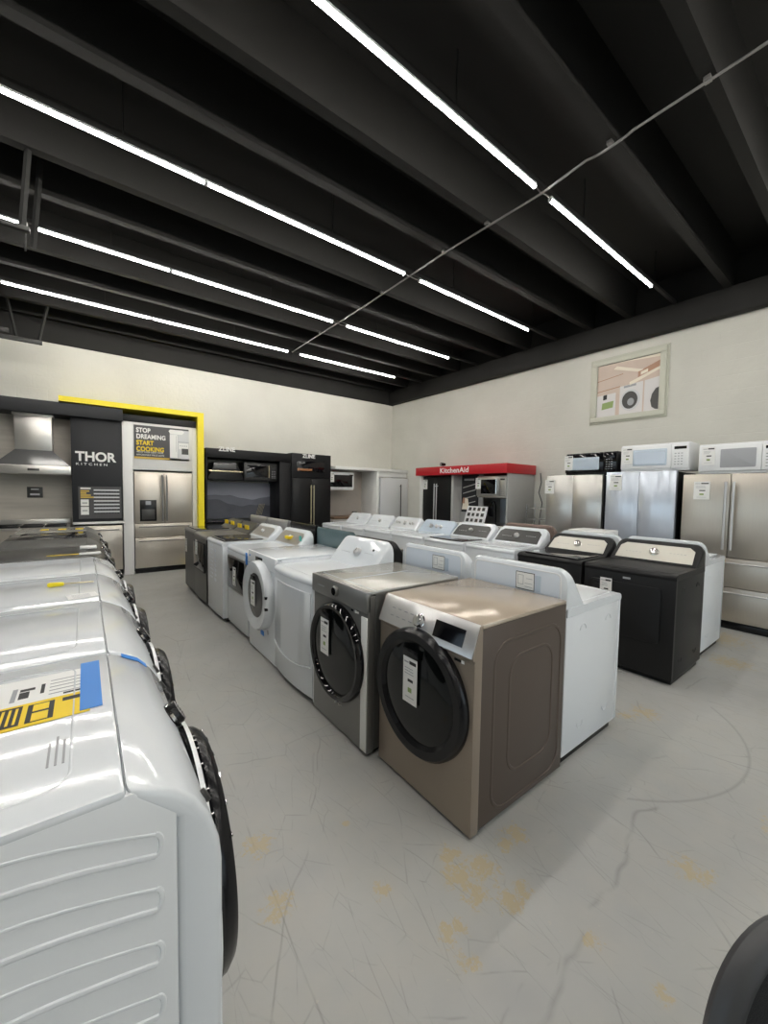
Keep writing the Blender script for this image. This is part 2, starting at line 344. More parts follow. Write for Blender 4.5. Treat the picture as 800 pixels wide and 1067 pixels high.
# ------------------------------------------------------------------ front-loading machines
def front_loader(name, label, loc, rz, w=.70, d=.76, h=.98, group=None, cat='washing machine', side='loops',
                 m_side='whiteside', m_front='white', m_top='white', m_panel='whitepl', m_ring='blackpl', m_glass='doorgl',
                 dr=.29, dz=.56, ring_w=.07, ring_d=.055, kind='band', knob=True, display=True, tagz=.72, tagx=0.02, tagged=True, feet=True):
    t = thing(name, label, cat, loc, rz, group)
    hw = w / 2
    # profile of the front: flat, then a curve back into the top
    if kind == 'round': fp = [(0, .02), (0, .80)] + [(.005, .845), (.022, .905), (.05, .955), (.085, .99), (.13, 1.015 * h / 1.03)] + [(.165, h)]
    elif kind == 'slant': fp = [(0, .02), (0, h - .155), (-.012, h - .15), (-.014, h - .135), (.035, h - .01), (.05, h)]
    else: fp = [(0, .02), (0, h - .15), (0, h - .01), (.01, h)]
    ycab = .085 if kind == 'round' else .05
    # cabinet (side sheets, back)
    b = one(m_side)
    if kind == 'round': cp = [(ycab, .03), (ycab, h - .085), (.155, h - .012), (d, h - .012), (d, .03)]
    else: cp = [(ycab, .03), (ycab, h - .02), (d, h - .02), (d, .03)]
    b.prism(cp, -hw, hw, 'x', .006)
    for sx in (-1, 1):
        X = sx * hw
        if side == 'loops':
            for (y0, y1, z0, z1, r) in ((.14, d - .05, .06, h - .11, .11), (.26, d - .13, .20, h - .20, .10)):
                b.tube([(X, y, z) for y, z in rrect(y0, y1, z0, z1, r)], .009, 8, True, flat=(0, .45))
        elif side == 'ribs':
            for k in range(7):
                zt = .922 - .108 * k
                for dzz, th in ((0, .0035), (-.042, .006)):
                    pts = []
                    for i in range(15):
                        u = i / 14; pts.append((X, .122 + u * (d - .20), zt + dzz * (1 + .25 * math.sin(PI * u)) + .072 * math.sin(PI * u)))
                    b.tube(pts, th, 8, flat=(0, .6))
                b.tube([(X, .122 - .010 * math.sin(a), zt - .021 + .021 * math.cos(a)) for a in [PI * i / 8 for i in range(9)]], .005, 8, flat=(0, .6))
    b.obj('cabinet', parent=t)
    # front panel
    pr = fp + [(fp[-1][0], h - .03), (ycab + .001, h - .10 if kind == 'round' else h - .03), (ycab + .001, .02)]
    one(m_front).prism(pr, -hw + .001, hw - .001, 'x', .012 if kind != 'round' else .02, 3).obj('front_panel', parent=t)
    # top sheet
    yt = fp[-1][0] + .002
    b = one(m_top); b.box(-hw, hw, yt, d, h - .022, h, .008)
    if kind == 'round':
        b.tube([(x, y, h + .0005) for x, y in rrect(-hw + .07, hw - .07, yt + .08, d - .08, .05)], .003, 6, True, flat=(2, .4))
    b.obj('top_panel', parent=t)
    # control strip
    if kind == 'slant':
        b = one(m_panel)
        n = Vector((0, -.125, .049)).normalized()
        cp = one(m_panel).prism([(-.004, h - .148), (-.020, h - .140), (.031, h - .012), (.045, h - .002), (.045, h - .14)], -hw + .004, hw - .004, 'x', .01, 3).obj('control_panel', parent=t)
        def onp(u, v, off=0):  # u across, v up along slant
            return Vector((u, -.020 + .051 * v, h - .140 + .128 * v)) + Vector((0, -.929, .37)) * off
        if knob:
            one('chrome').lathe([(.036, 0), (.036, .004), (.030, .006), (.028, .026), (.024, .030), (0, .031)], onp(-.02, .52, 0), (0, -.929, .37), 32).obj('control_knob', parent=cp)
        q = MB().use('blackgl'); A = [onp(.085, .22, .002), onp(.275, .22, .002), onp(.275, .80, .002), onp(.085, .80, .002)]
        q.loft([[a - Vector((0, -.929, .37)) * .003 for a in A], A]); q.obj('display', parent=cp)
        b = one('inkgrey')
        for k in range(4):
            for j in range(2):
                A = onp(-.25 + .05 * k, .35 + .3 * j, .001); b.box(A.x, A.x + .025, A.y - .001, A.y + .001, A.z - .002, A.z + .002)
        b.obj('button_marks', parent=cp)
    elif kind == 'band':
        cp = one(m_panel).box(-hw + .001, hw - .001, -.012, .02, h - .125, h - .003, .008).obj('control_panel', parent=t)
        if display: one('blackgl').box(-.13, .05, -.0145, -.010, h - .095, h - .04, .001).obj('display', parent=cp)
        if knob: one('chrome').lathe([(.030, 0), (.030, .018), (.026, .022), (0, .022)], (.12, -.012, h - .066), (0, -1, 0), 28).obj('control_knob', parent=cp)
    elif kind == 'flat':
        cp = one(m_panel).box(-hw + .001, hw - .001, -.016, .02, h - .125, h - .002, .006).obj('control_panel', parent=t)
        kb = one('graph').lathe([(.034, 0), (.034, .016), (.029, .022), (0, .022)], (.0, -.016, h - .062), (0, -1, 0), 28).obj('control_knob', parent=cp)
        one('blackgl').lathe([(.025, .0221), (.025, .0235), (0, .0235)], (.0, -.016, h - .062), (0, -1, 0), 28).obj('knob_display', parent=kb)
        one('inkgrey').box(-.25, -.16, -.0172, -.0155, h - .07, h - .062).obj('maker_mark', parent=cp)
    elif kind == 'round':
        n = Vector((0, -.88, .47))
        c0 = Vector((.04, .034, .925))
        k0 = one('blackpl').lathe([(.034, -.01), (.034, .020), (.030, .026), (0, .026)], c0, n, 32).obj('control_knob', parent=t)
        b = one('chrome'); b.lathe([(.0345, .004), (.0365, .004), (.0365, .012), (.0345, .012)], c0, n, 32); b.obj('knob_ring', parent=k0)
        one('silver').lathe([(.029, .0262), (.028, .0272), (0, .0272)], c0, n, 28).obj('knob_cap', parent=k0)
        b = MB().use('ink'); uu = n.cross(Vector((1, 0, 0))).normalized()
        for k in range(4):
            p = c0 + n * .0275 + uu * (-.018 + .012 * k); b.box(p.x - .017, p.x + .017, p.y - .001, p.y + .001, p.z - .001, p.z + .001)
        b.obj('knob_marks', parent=k0)
        for sx in (-1, 1):
            one('slate').lathe([(.017, -.004), (.017, .006), (0, .007)], Vector((sx * (hw - .07), .020, .905)), n, 20, sx=.6).obj('panel_button', parent=t)
    # door
    R = dr
    b = one(m_ring)
    b.lathe([(R * .99, -.004), (R, .010), (R - .004, ring_d * .7), (R - .018, ring_d), (R - ring_w * .75, ring_d - .002), (R - ring_w, ring_d - .018), (R - ring_w - .002, .0)], (0, 0, dz), (0, -1, 0), 64)
    door = b.obj('door', parent=t)
    gr = R - ring_w
    one(m_glass).lathe([(gr + .004, ring_d - .02), (gr * .9, ring_d - .014), (gr * .7, ring_d - .010), (gr * .35, ring_d - .007), (0, ring_d - .006)], (0, 0, dz), (0, -1, 0), 64).obj('door_glass', parent=door)
    if kind == 'round':
        b = one('blackgl'); b.lathe([(R - .012, .012), (R + .006, .012), (R + .006, .020), (R - .012, .024)], (0, 0, dz), (0, -1, 0), 64); b.obj('door_trim_ring', parent=door)
        one('whitepl').lathe([(R + .03, -.003), (R + .028, .008), (R + .004, .014), (R - .01, .010)], (0, 0, dz), (0, -1, 0), 64).obj('door_surround', parent=t)
        b = one('chrome')
        for k in range(7):
            a = math.radians(60 + 14 * k); p = Vector(((R - .02) * math.cos(a), -ring_d - .001, dz + (R - .02) * math.sin(a)))
            b.box(p.x - .010, p.x + .010, p.y - .001, p.y + .001, p.z - .0015, p.z + .0015)
        b.obj('door_glints', parent=door)  # chrome bars stand in for light glints on the ring
    if m_ring == 'white':
        for zz in (.04, -.06):
            one('blackpl').box(R - .035, R - .012, -ring_d - .004, -ring_d * .5, dz + zz - .012, dz + zz + .012, .003).obj('hinge_clip', parent=door)
    if tagged: price_tag(door, tagx, -ring_d - .004, tagz + .0, seed=hash(label) % 97)
    # toe kick and feet
    one('blackpl').box(-hw + .03, hw - .03, .05, d - .04, .0, .04, .004).obj('base', parent=t)
    return t

# ------------------------------------------------------------------ machines with a rear console
def console_profile(h, d, top, y0, lean):
    return [(y0, h - .005), (y0 + .004, h + .006), (d - .062 - lean * .0, top - .022), (d - .050, top - .006), (d - .036, top), (d - .012, top), (d - .002, top - .010), (d, top - .03), (d, h - .006)]
def console_machine(name, label, loc, rz, w=.69, d=.70, h=.915, top=1.13, group=None, cat='washing machine', body='whiteside', front='white', deck='white', lid=None,
                    console='white', face=None, door='hamper', m_door=None, knobs=((0, .026),), m_knob='whitepl', tagged=False, tag_x=-.14, tag_z=.80, y0=None, back=False, kick='blackpl', curved=True, square=False, glassdoor=False):
    t = thing(name, label, cat, loc, rz, group); hw = w / 2
    m_door = m_door or front
    y0 = d - .20 if y0 is None else y0
    b = one(body); b.box(-hw + .002, hw - .002, .03, d - .004, .05, h - .049, .006)
    for sx in (-1, 1):
        X = sx * hw
        for (cy, cz) in ((.18, .80), (d - .2, .80), (.18, .17), (d - .2, .17)):
            a0 = 0 if cz > .5 else 180
            b.tube([(X, y, z) for y, z in arc(cy, cz - (.03 if cz > .5 else -.03), .035, a0, a0 + 180, 8)], .0035, 6, flat=(0, .5))
    b.obj('cabinet', parent=t)
    # bowed front panel
    cv = .028 if curved else .004
    n = 14; sec_out = []
    pr = [(-hw + .002 + (w - .004) * i / n, -cv * (1 - (2 * i / n - 1) ** 2)) for i in range(n + 1)] + [(hw - .002, .035), (-hw + .002, .035)]
    one(front).prism(pr, .05, h - .035, 'z', .006).obj('front_panel', parent=t)
    # top deck with a rolled front edge
    b = one(deck)
    secs = []
    for i in range(n + 1):
        x = -hw + w * i / n; c = -cv * (1 - (2 * i / n - 1) ** 2) - .006
        secs.append([(x, c + .006, h - .05), (x, c, h - .035), (x, c + .004, h - .018), (x, c + .02, h - .005), (x, c + .045, h), (x, d - .01, h), (x, d - .01, h - .05)])
    b.loft(secs)
    dk = b.obj('top_deck', parent=t, ang=50)
    if lid:
        b = one(lid); b.prism([(x, y) for x, y in rrect(-hw + .05, hw - .05, .03 if not square else .0, y0 - .03, .04)], h + .001, h + .012, 'z', .004)
        ld = b.obj('lid', parent=t)
        if lid == 'blackgl': one('graph').box(-hw + .06, hw - .06, .032, .050, h + .010, h + .018, .003).obj('lid_handle', parent=ld)
    else:
        b = one(deck); b.tube([(x, y, h + .0005) for x, y in rrect(-hw + .045, hw - .045, .05, y0 - .02, .03)], .004, 6, True, flat=(2, .5)); b.obj('deck_rim', parent=t)
    # console with rounded shoulders
    prof = console_profile(h, d, top, y0, 0)
    secs = []; rr = .075; N = 8
    xs = [(-hw + .004 + rr * (1 - math.cos(PI / 2 * i / N)), rr * (1 - math.sin(PI / 2 * i / N))) for i in range(N + 1)]
    xs = xs + [(-x, dr_) for x, dr_ in reversed(xs)]
    for x, drop in xs:
        f = 1 - drop / (top - h) if not square else 1
        sec = [(x, (y if f > .99 else y * 1.0), h - .005 + (z - h + .005) * f if z > h else z) for y, z in prof]
        # keep the slanted face on its own plane
        sec2 = []
        for (xx, y, z), (yo, zo) in zip(sec, prof):
            if zo > h + .01 and yo < d - .02:
                dzz = zo - z; y = yo - dzz * .35
            sec2.append((xx, y, z))
        secs.append(sec2)
    co = one(console).loft(secs).obj('console', parent=t, ang=40)
    p0 = Vector((0, y0 + .004, h + .006)); p1 = Vector((0, d - .062, top - .022)); sl = (p1 - p0); nrm = Vector((0, -sl.z, sl.y)).normalized()
    def onf(u, v, off=0): return Vector((u, 0, 0)) + p0 + sl * v + nrm * off
    if face:
        A = [(-hw + .045, .10), (hw - .045, .10), (hw - .055, .75), (hw - .10, .93), (-hw + .10, .93), (-hw + .055, .75)]
        q = one(face); q.loft([[onf(u, v, -.004) for u, v in A], [onf(u, v, .003) for u, v in A]]); q.obj('console_face', parent=co)
    for kx, kr in knobs:
        q = one(m_knob); q.lathe([(kr * 1.15, 0), (kr * 1.15, .006), (kr, .010), (kr * .9, .030), (kr * .7, .034), (0, .034)], onf(kx, .52, .002), nrm, 24)
        kn = q.obj('control_knob', parent=co)
        q = one('slate'); pa = onf(kx, .52, .0365); u2 = sl.normalized()
        q.loft([[pa + Vector((-.002, 0, 0)), pa + Vector((.002, 0, 0)), pa + u2 * kr * .8 + Vector((.002, 0, 0)), pa + u2 * kr * .8 + Vector((-.002, 0, 0))], [pa + nrm * .002 + Vector((-.002, 0, 0)), pa + nrm * .002 + Vector((.002, 0, 0)), pa + nrm * .002 + u2 * kr * .8 + Vector((.002, 0, 0)), pa + nrm * .002 + u2 * kr * .8 + Vector((-.002, 0, 0))]])
        q.obj('knob_pointer', parent=kn)
    q = one('inkgrey' if not face or face != 'slate' else 'whitepl')
    for k in range(5):
        A = onf(-hw + .12 + k * .03, .45, .0035); q.box(A.x, A.x + .018, A.y - .001, A.y + .001, A.z - .0015, A.z + .0015)
        A = onf(hw - .24 + k * .028, .55, .0035); q.box(A.x, A.x + .016, A.y - .001, A.y + .001, A.z - .0015, A.z + .0015)
    q.obj('console_marks', parent=co)
    # door
    if door == 'hamper':
        b = one(m_door); r = .05
        secs = []
        for i in range(n + 1):
            x = -hw + .025 + (w - .05) * i / n; c = -cv * (1 - (x / hw) ** 2) - .007
            zb = .30 - .05 * (1 - (x / hw) ** 2) * 1.0; 
            secs.append([(x, c, zb), (x, c, h - .11), (x, c + .012, h - .10), (x, c + .012, zb - .01)])
        b.loft(secs); dd = b.obj('door', parent=t, ang=50)
        b = one(m_door)
        b.tube([(-hw + .022 + (w - .044) * i / n, -cv * (1 - ((-hw + .022 + (w - .044) * i / n) / hw) ** 2) - .006, .285 - .05 * (1 - ((-hw + .022 + (w - .044) * i / n) / hw) ** 2)) for i in range(n + 1)], .007, 8)
        b.obj('door_rim', parent=dd)
    elif door == 'rect':
        b = one(m_door); b.prism([(x, z) for x, z in rrect(-hw + .055, hw - .10, .33, h - .13, .035)], -cv - .014, .01, 'y', .005)
        dd = b.obj('door', parent=t)
        one('blackpl').box(-hw + .11, -hw + .20, -cv - .018, -cv - .012, h - .175, h - .160, .002).obj('door_handle', parent=dd)
        one('inkgrey').box(-.03, .03, -cv - .003, -cv + .003, h - .095, h - .078).obj('maker_mark', parent=t)
    elif door == 'glass':
        b = one(m_door); b.prism([(x, z) for x, z in rrect(-hw + .04, hw - .04, .45, h - .10, .03)], -cv - .016, .01, 'y', .005)
        dd = b.obj('door', parent=t)
        one('blackgl').prism([(x, z) for x, z in rrect(-hw + .055, hw - .055, .47, h - .12, .025)], -cv - .020, -cv - .01, 'y', .002).obj('door_glass', parent=dd)
    if tagged: price_tag(t, tag_x, -cv - .024, tag_z, .10, .20, clip=False, seed=3)
    if back:
        b = one('galv'); b.box(-hw + .015, hw - .015, d - .006, d + .002, .06, h - .06, .003)
        b.tube([(x, d + .004, z) for x, z in rrect(-.20, .20, .25, .72, .08)], .010, 8, True)
        for zz in (.12, .3, .5, .7, .84): b.lathe([(.006, 0), (.006, .004), (0, .005)], (-hw + .03, d + .002, zz), (0, 1, 0), 8)
        b.obj('back_panel', parent=t)
        q = one('filmback'); q.prism([(x, z) for x, z in rrect(-hw + .05, hw - .05, h + .005, top - .035, .03)], d - .002, d + .0008, 'y'); q.obj('console_back_film', parent=co, label='blue-white film on the console back')
        ck = one('whitepl'); ck.tube([(x, d + .001, z) for x, z in rrect(-hw + .04, hw - .04, h + .02, top - .03, .03)], .004, 8, True, flat=(1, .6))
        ck.obj('console_back_rim', parent=co)
        b = MB().use('ink').box(-.144, -.016, d + .001, d + .0026, h + .061, h + .169); b.use('paper').box(-.14, -.02, d + .001, d + .003, h + .065, h + .165)
        b.use('bluepale').box(-.185, -.145, d + .001, d + .003, h + .065, h + .16)
        b.use('inkgrey')
        for a in ((-.13, -.08, .08, .083), (-.13, -.08, .10, .103), (-.07, -.03, .09, .093), (-.07, -.067, .09, .15), (-.033, -.03, .09, .15), (-.07, -.03, .147, .15), (-.13, -.09, .13, .133)): b.box(a[0], a[1], d + .003, d + .0036, h + a[2], h + a[3])
        b.obj('rating_sticker', parent=co)
        one('blackpl').lathe([(.012, 0), (.012, .006), (.004, .007), (0, .007)], (-.10, d + .001, h + .025), (0, 1, 0), 16).obj('cord_grommet', parent=co)
        one('galv').box(-.22, .16, d + .001, d + .004, h + .028, h + .036, .001).obj('console_back_seam', parent=co)
    one(kick).box(-hw + .02, hw - .02, .05, d - .03, .0, .055, .004).obj('base', parent=t)
    return t

# ------------------------------------------------------------------ the room
X0, X1, Y0, Y1, ZC, ZB = -5.5, 7.1, -5.0, 9.0, 4.85, 4.04
struct(one('floor').box(X0 - .2, X1 + .2, Y0 - .2, Y1 + .2, -.2, 0).obj('floor'))
ceil = struct(one('ceil').box(X0 - .2, X1 + .2, Y0 - .2, Y1 + .2, ZC, ZC + .25).obj('ceiling'))
ys_q = [1.55 + 1.83 * k for k in range(-3, 5)]; ys_p = [.93 + 1.83 * k for k in range(-3, 5)]
for y in ys_q + ys_p:
    y = min(y, Y1 - .09)
    one('ceil').prism([(y - .045, 4.40), (y + .045, 4.40), (y + .085, ZC + .01), (y - .085, ZC + .01)], X0, X1 - .10, 'x', 0).obj('ceiling_stem', parent=ceil)
struct(one('wall').box(X0 - .2, X1 + .2, Y1, Y1 + .2, 0, ZC).obj('wall_back'))
struct(one('wall').box(X1, X1 + .2, Y0 - .2, Y1, 0, ZC).obj('wall_right'))
b = one('wall'); b.box(X0 - .2, 1.0, Y0 - .2, Y0, 0, ZC); b.box(6.6, X1 + .2, Y0 - .2, Y0, 0, ZC); b.box(1.0, 6.6, Y0 - .2, Y0, 3.2, ZC); struct(b.obj('wall_front'))
b = one('wall')
b.box(X0 - .2, X0, Y0, Y1, 3.3, ZC); b.box(X0 - .2, X0, Y0, -3.6, 0, 3.3); b.box(X0 - .2, X0, 7.6, Y1, 0, 3.3)
b.box(X0 - .2, X0, 1.6, 2.4, 0, 3.3)
struct(b.obj('wall_left'))
struct(one('ceilband').box(X1 - .14, X1, Y0, Y1, ZB, 4.40, .004).obj('trim_1'))
struct(one('ceilband').box(X1 - .02, X1, Y0, Y1, 4.40, ZC).obj('trim_3'))
struct(one('ceilband').box(X0, X1 - .0, Y1 - .02, Y1, ZB, ZC).obj('trim_2'))
for k, (a, c) in enumerate(((-3.6, 1.6), (2.4, 7.6))):
    wn = bpy.data.objects.new(f'window_{k + 1}', None); C.objects.link(wn); wn['kind'] = 'structure'
    fb = one('alu'); n = 4
    for i in range(n + 1):
        y = a + (c - a) * i / n; fb.box(X0 - .14, X0 - .08, y - .03, y + .03, 0, 3.3, .004)
    for z in (.04, 2.4, 3.26): fb.box(X0 - .14, X0 - .08, a, c, z - .04, z + .04, .004)
    fb.obj('window_frame', parent=wn)
    one('glass').box(X0 - .115, X0 - .107, a, c, 0.04, 3.26).obj('window_glass', parent=wn)
wn = bpy.data.objects.new('window_3', None); C.objects.link(wn); wn['kind'] = 'structure'  # unseen window, added to throw daylight on side panels and floor
fb = one('alu')
for i in range(5): fb.box(.97 + 1.4 * i, 1.03 + 1.4 * i, Y0 - .14, Y0 - .08, 0, 3.2, .004)
for z in (.04, 2.3, 3.16): fb.box(1.0, 6.6, Y0 - .14, Y0 - .08, z - .04, z + .04, .004)
fb.obj('window_frame', parent=wn)
one('glass').box(1.0, 6.6, Y0 - .115, Y0 - .107, .04, 3.16).obj('window_glass', parent=wn)
g = one('floor').box(X0 - 14, X0 - .21, -14, 18, -.21, -.01).obj('ground'); g['kind'] = 'structure'
# conduit seams on the walls: faint old pipe marks
# ------------------------------------------------------------------ ceiling tubes
rows = [(2.15, 'row over the washer aisle, closest to the lens'), ]
def tube_light(y, xa, xb, label, group='linear ceiling lights'):
    t = thing('linear_ceiling_light', label, 'ceiling light', ((xa + xb) / 2, y, 4.35), 0, group)
    L2 = (xb - xa) / 2
    one('whitepl').box(-L2, L2, -.018, .018, .012, .034, .004).obj('light_housing', parent=t)
    b = one('tube'); b.prism([(.016 * math.cos(a), .012 + .022 * math.sin(a)) for a in [PI + PI * i / 8 for i in range(9)]], -L2 + .012, L2 - .012, 'x')
    b.obj('diffuser', parent=t)
    for s_ in (-1, 1): one('whitepl').box(s_ * L2 - .006, s_ * L2 + .006, -.019, .019, -.012, .034, .002).obj('end_cap', parent=t)
    return t
yl = [2.15, 3.98, 5.81, 7.60]
names = ['first row of tubes, nearest the camera', 'second row of tubes', 'third row of tubes', 'fourth row of tubes, nearest the yellow frame']
which = {0: 'lit tube of the {r}, longer middle piece before the conduit', 1: 'short-looking lit tube of the {r} beyond the conduit, ending near the window wall', 2: 'lit tube of the {r}, reaching from the joint toward the left picture edge'}
for i, y in enumerate(yl):
    r = ['top row', 'second row down', 'third row down', 'lowest row'][i]
    tube_light(y, .94, 3.30, f'long lit ceiling tube in the {r}, ending at the conduit')
    tube_light(y, 3.56, 6.05, f'lit ceiling tube in the {r}, between conduit and window wall')
    if i in (0, 1): tube_light(y, -1.46, .92, f'lit ceiling tube in the {r}, running to the picture edge beyond the joint')
    if i == 2:
        tube_light(y, -.39, .92, f'shorter lit ceiling tube in the {r}, between hanging bracket and joint')
        tube_light(y, -2.85, -.44, f'lit ceiling tube in the {r}, outside the hanging bracket')
    if i == 3: tube_light(y, -.86, .92, f'lit ceiling tube in the {r}, starting over the wall bracket')
    one('strut').box(-4.4, X1 - .15, y - .02, y + .02, 4.388, 4.43).obj('light_rail', parent=ceil)
    b = one('strut')
    for k in range(6): b.box(-3.6 + 1.95 * k, -3.592 + 1.95 * k, y - .004, y + .004, 4.43, ZC)
    b.obj('rail_hanger', parent=ceil)
for y in (.32, -1.51, -3.34):
    one('strut').box(-4.4, X1 - .15, y - .02, y + .02, 4.388, 4.43).obj('light_rail', parent=ceil)
    for xa in (-1.46, .94, 3.56): tube_light(y, xa, xa + 2.4, 'lit ceiling tube behind the camera position', 'ceiling tubes behind the camera')
# conduit
cp = [(3.40, Y0 + .3, 4.372), (3.40, 1.38, 4.372), (3.40, 1.44, 4.36), (3.37, 1.50, 4.33), (3.37, 1.60, 4.33), (3.40, 1.68, 4.36), (3.40, 1.74, 4.372), (3.41, 2.15, 4.345), (3.40, 3.3, 4.372), (3.42, 5.0, 4.372), (3.40, 7.62, 4.372)]
cd = one('conduit').tube(cp, .010, 10).obj('ceiling_conduit')
tag(cd, 'thin metal conduit crossing under the black ceiling beams, feeding the light tubes', 'conduit')
b = one('conduit')
for y in (.93, 1.55, 2.76, 3.38, 4.59, 6.42): one('conduit').box(3.375, 3.425, y - .02, y + .02, 4.372, 4.40, .003).obj('conduit_strap', parent=cd)
for y in yl[:3]:
    b = one('conduit'); b.tube([(3.305, y, 4.37), (3.34, y, 4.355), (3.40, y + .01, 4.36)], .006, 8); b.tube([(3.40, y + .01, 4.36), (3.45, y - .03, 4.33), (3.52, y - .02, 4.345), (3.56, y, 4.368)], .006, 8); b.obj('flex_lead', parent=cd)
# hanging brackets
t = thing('hanging_bracket', 'black steel trapeze bracket hanging by the white wall top, below the lowest tube row', 'bracket', (-.75, 8.3, 4.04))
b = one('strut'); b.box(-.42, .26, -.03, .03, -.25, -.19, .004); b.obj('lower_rail', parent=t)
b = one('strut'); b.box(-.42, -.12, -.03, .03, -.15, -.09, .004); b.obj('upper_rail', parent=t)
for (xa, za, xb, zb) in ((-.20, .78, -.04, -.19), (.42, .78, .22, -.19)):
    one('strut').tube([(xa, 0, za), (xb, 0, zb)], .022, 4).obj('strut_leg', parent=t)
t = thing('hanging_bracket', 'black steel bracket hanging from the beams at the gap in the third tube row', 'bracket', (-.36, 4.9, 4.4))
for (xa, ya, za, xb, yb, zb) in ((.05, -.3, .2, -.02, -.3, -.64), (.09, .1, .2, .02, .1, -.62)):
    one('strut').tube([(xa, ya, za), (xb, yb, zb)], .024, 4).obj('strut_leg', parent=t)
one('strut').tube([(0, -.1, -.0), (-.02, -.1, -.75)], .008, 6).obj('brace_rod', parent=t)
b = one('strut'); b.box(-.45, .03, -.33, -.28, -.68, -.64, .003); b.obj('lower_rail', parent=t)
# thin conduits / patched marks on the white walls
# ------------------------------------------------------------------ framed print high on the wall
def framed_print():
    t = thing('framed_print', 'off-white framed picture of a laundry room with round-door washers, high on the wall', 'picture', (X1, 3.35, 2.82), -PI / 2)
    W, H = 1.10, 1.04
    b = one('trimp')
    for a in ((0, W, 0, .085), (0, W, H - .085, H), (0, .085, .085, H - .085), (W - .085, W, .085, H - .085)): b.box(a[0], a[1], -.045, 0, a[2], a[3], .006)
    for a in ((-.03, W + .03, -.03, .0), (-.03, W + .03, H, H + .03), (-.03, 0, 0, H), (W, W + .03, 0, H)): b.box(a[0], a[1], -.02, 0, a[2], a[3], .004)
    b.obj('picture_frame', parent=t)
    x0, x1, z0, z1 = .085, W - .085, .085, H - .085
    b = MB().use('printpink').box(x0, x1, -.010, -.004, z0, z1)
    def q(m, pts, k):
        b.use(m).prism(pts, -.0102 - .0006 * k, -.009, 'y')
    q('printlt', [(x0, z1), (x0 + .25, z1), (x1, z1 - .05), (x1, z1 - .02), (x1, z1)], 1)
    q('printlt', [(x0 + .25, z1 - .10), (x0 + .30, z1 - .06), (x0 + .70, z1 - .20), (x0 + .62, z1 - .22)], 2)
    q('printlt', [(x0 + .5, z1 - .36), (x1, z1 - .20), (x1, z1 - .24), (x0 + .5, z1 - .42)], 2)
    q('printtan', [(x0 + .62, z1 - .22), (x1, z1 - .10), (x1, z1 - .19), (x0 + .62, z1 - .31)], 1)
    q('printlt', [(x0 + .66, z1 - .23), (x0 + .76, z1 - .2), (x0 + .76, z1 - .25), (x0 + .66, z1 - .28)], 3)
    q('printwht', [(x0 + .36, z0 + .0), (x0 + .70, z0), (x0 + .70, z0 + .49), (x0 + .36, z0 + .46)], 1)
    q('printwht', [(x0 + .72, z0), (x1, z0), (x1, z0 + .52), (x0 + .72, z0 + .49)], 1)
    q('printwht', [(x0, z0), (x0 + .30, z0), (x0 + .30, z0 + .38), (x0, z0 + .36)], 1)
    q('inkgrey', [(x0 + .42, z0 + .425), (x0 + .60, z0 + .44), (x0 + .60, z0 + .475), (x0 + .42, z0 + .46)], 2)
    def disc(cx, cz, rx, rz, m, k, clip=None): 
        q(m, [(min(clip, cx + rx * math.cos(2 * PI * i / 28)) if clip else cx + rx * math.cos(2 * PI * i / 28), cz + rz * math.sin(2 * PI * i / 28)) for i in range(28)], k)
    disc(x0 + .52, z0 + .22, .145, .17, 'greywht', 2); disc(x0 + .515, z0 + .22, .115, .14, 'slate', 3); disc(x0 + .53, z0 + .19, .05, .06, 'inkgrey', 4)
    q('slate', [(x1, z0 + .36), (x1 - .05, z0 + .34), (x1 - .10, z0 + .26), (x1 - .12, z0 + .16), (x1 - .10, z0 + .06), (x1 - .05, z0 + .02), (x1, z0 + .01)], 3)
    q('ink', [(x0 + .10, z0 + .28), (x0 + .16, z0 + .29), (x0 + .16, z0 + .37), (x0 + .10, z0 + .36)], 2)
    q('green', [(x0 + .08, z0 + .12), (x0 + .26, z0 + .14), (x0 + .27, z0 + .25), (x0 + .09, z0 + .23)], 2)
    q('printtan', [(x0, z0 + .60), (x0 + .40, z0 + .66), (x0 + .40, z0 + .672), (x0, z0 + .612)], 1)
    q('printtan', [(x0, z0 + .42), (x0 + .36, z0 + .46), (x0 + .36, z0 + .475), (x0, z0 + .435)], 1)
    b.obj('print', parent=t)
    one('slate').box(x0 - .004, x1 + .004, -.014, -.010, z1 - .004, z1 + .004).obj('liner', parent=t)
framed_print()

# ------------------------------------------------------------------ aisle row A (facing +X), along the camera's side
AX, AP, AY = .215, .745, 1.18
def labels_on(t, spec): pass
A = []
whiteA = dict(h=1.03, w=.735, d=.82, kind='round', side='ribs', dr=.30, dz=.56, ring_w=.065, ring_d=.055, tagged=False)
lab = ['white front-load washer closest to the camera, blue tape and yellow energy label on top',
       'white front-load washer second from the camera in the near row, plain top with rim',
       'white front-load washer third from the camera in the near row, yellow-handled tool on top',
       'white front-load washer fourth from the camera, beside the first dark machine']
for k in range(4):
    A.append(front_loader('front_load_washer', lab[k], (AX, AY + AP * k, 0), PI / 2, group='front loaders in the near row', **whiteA))
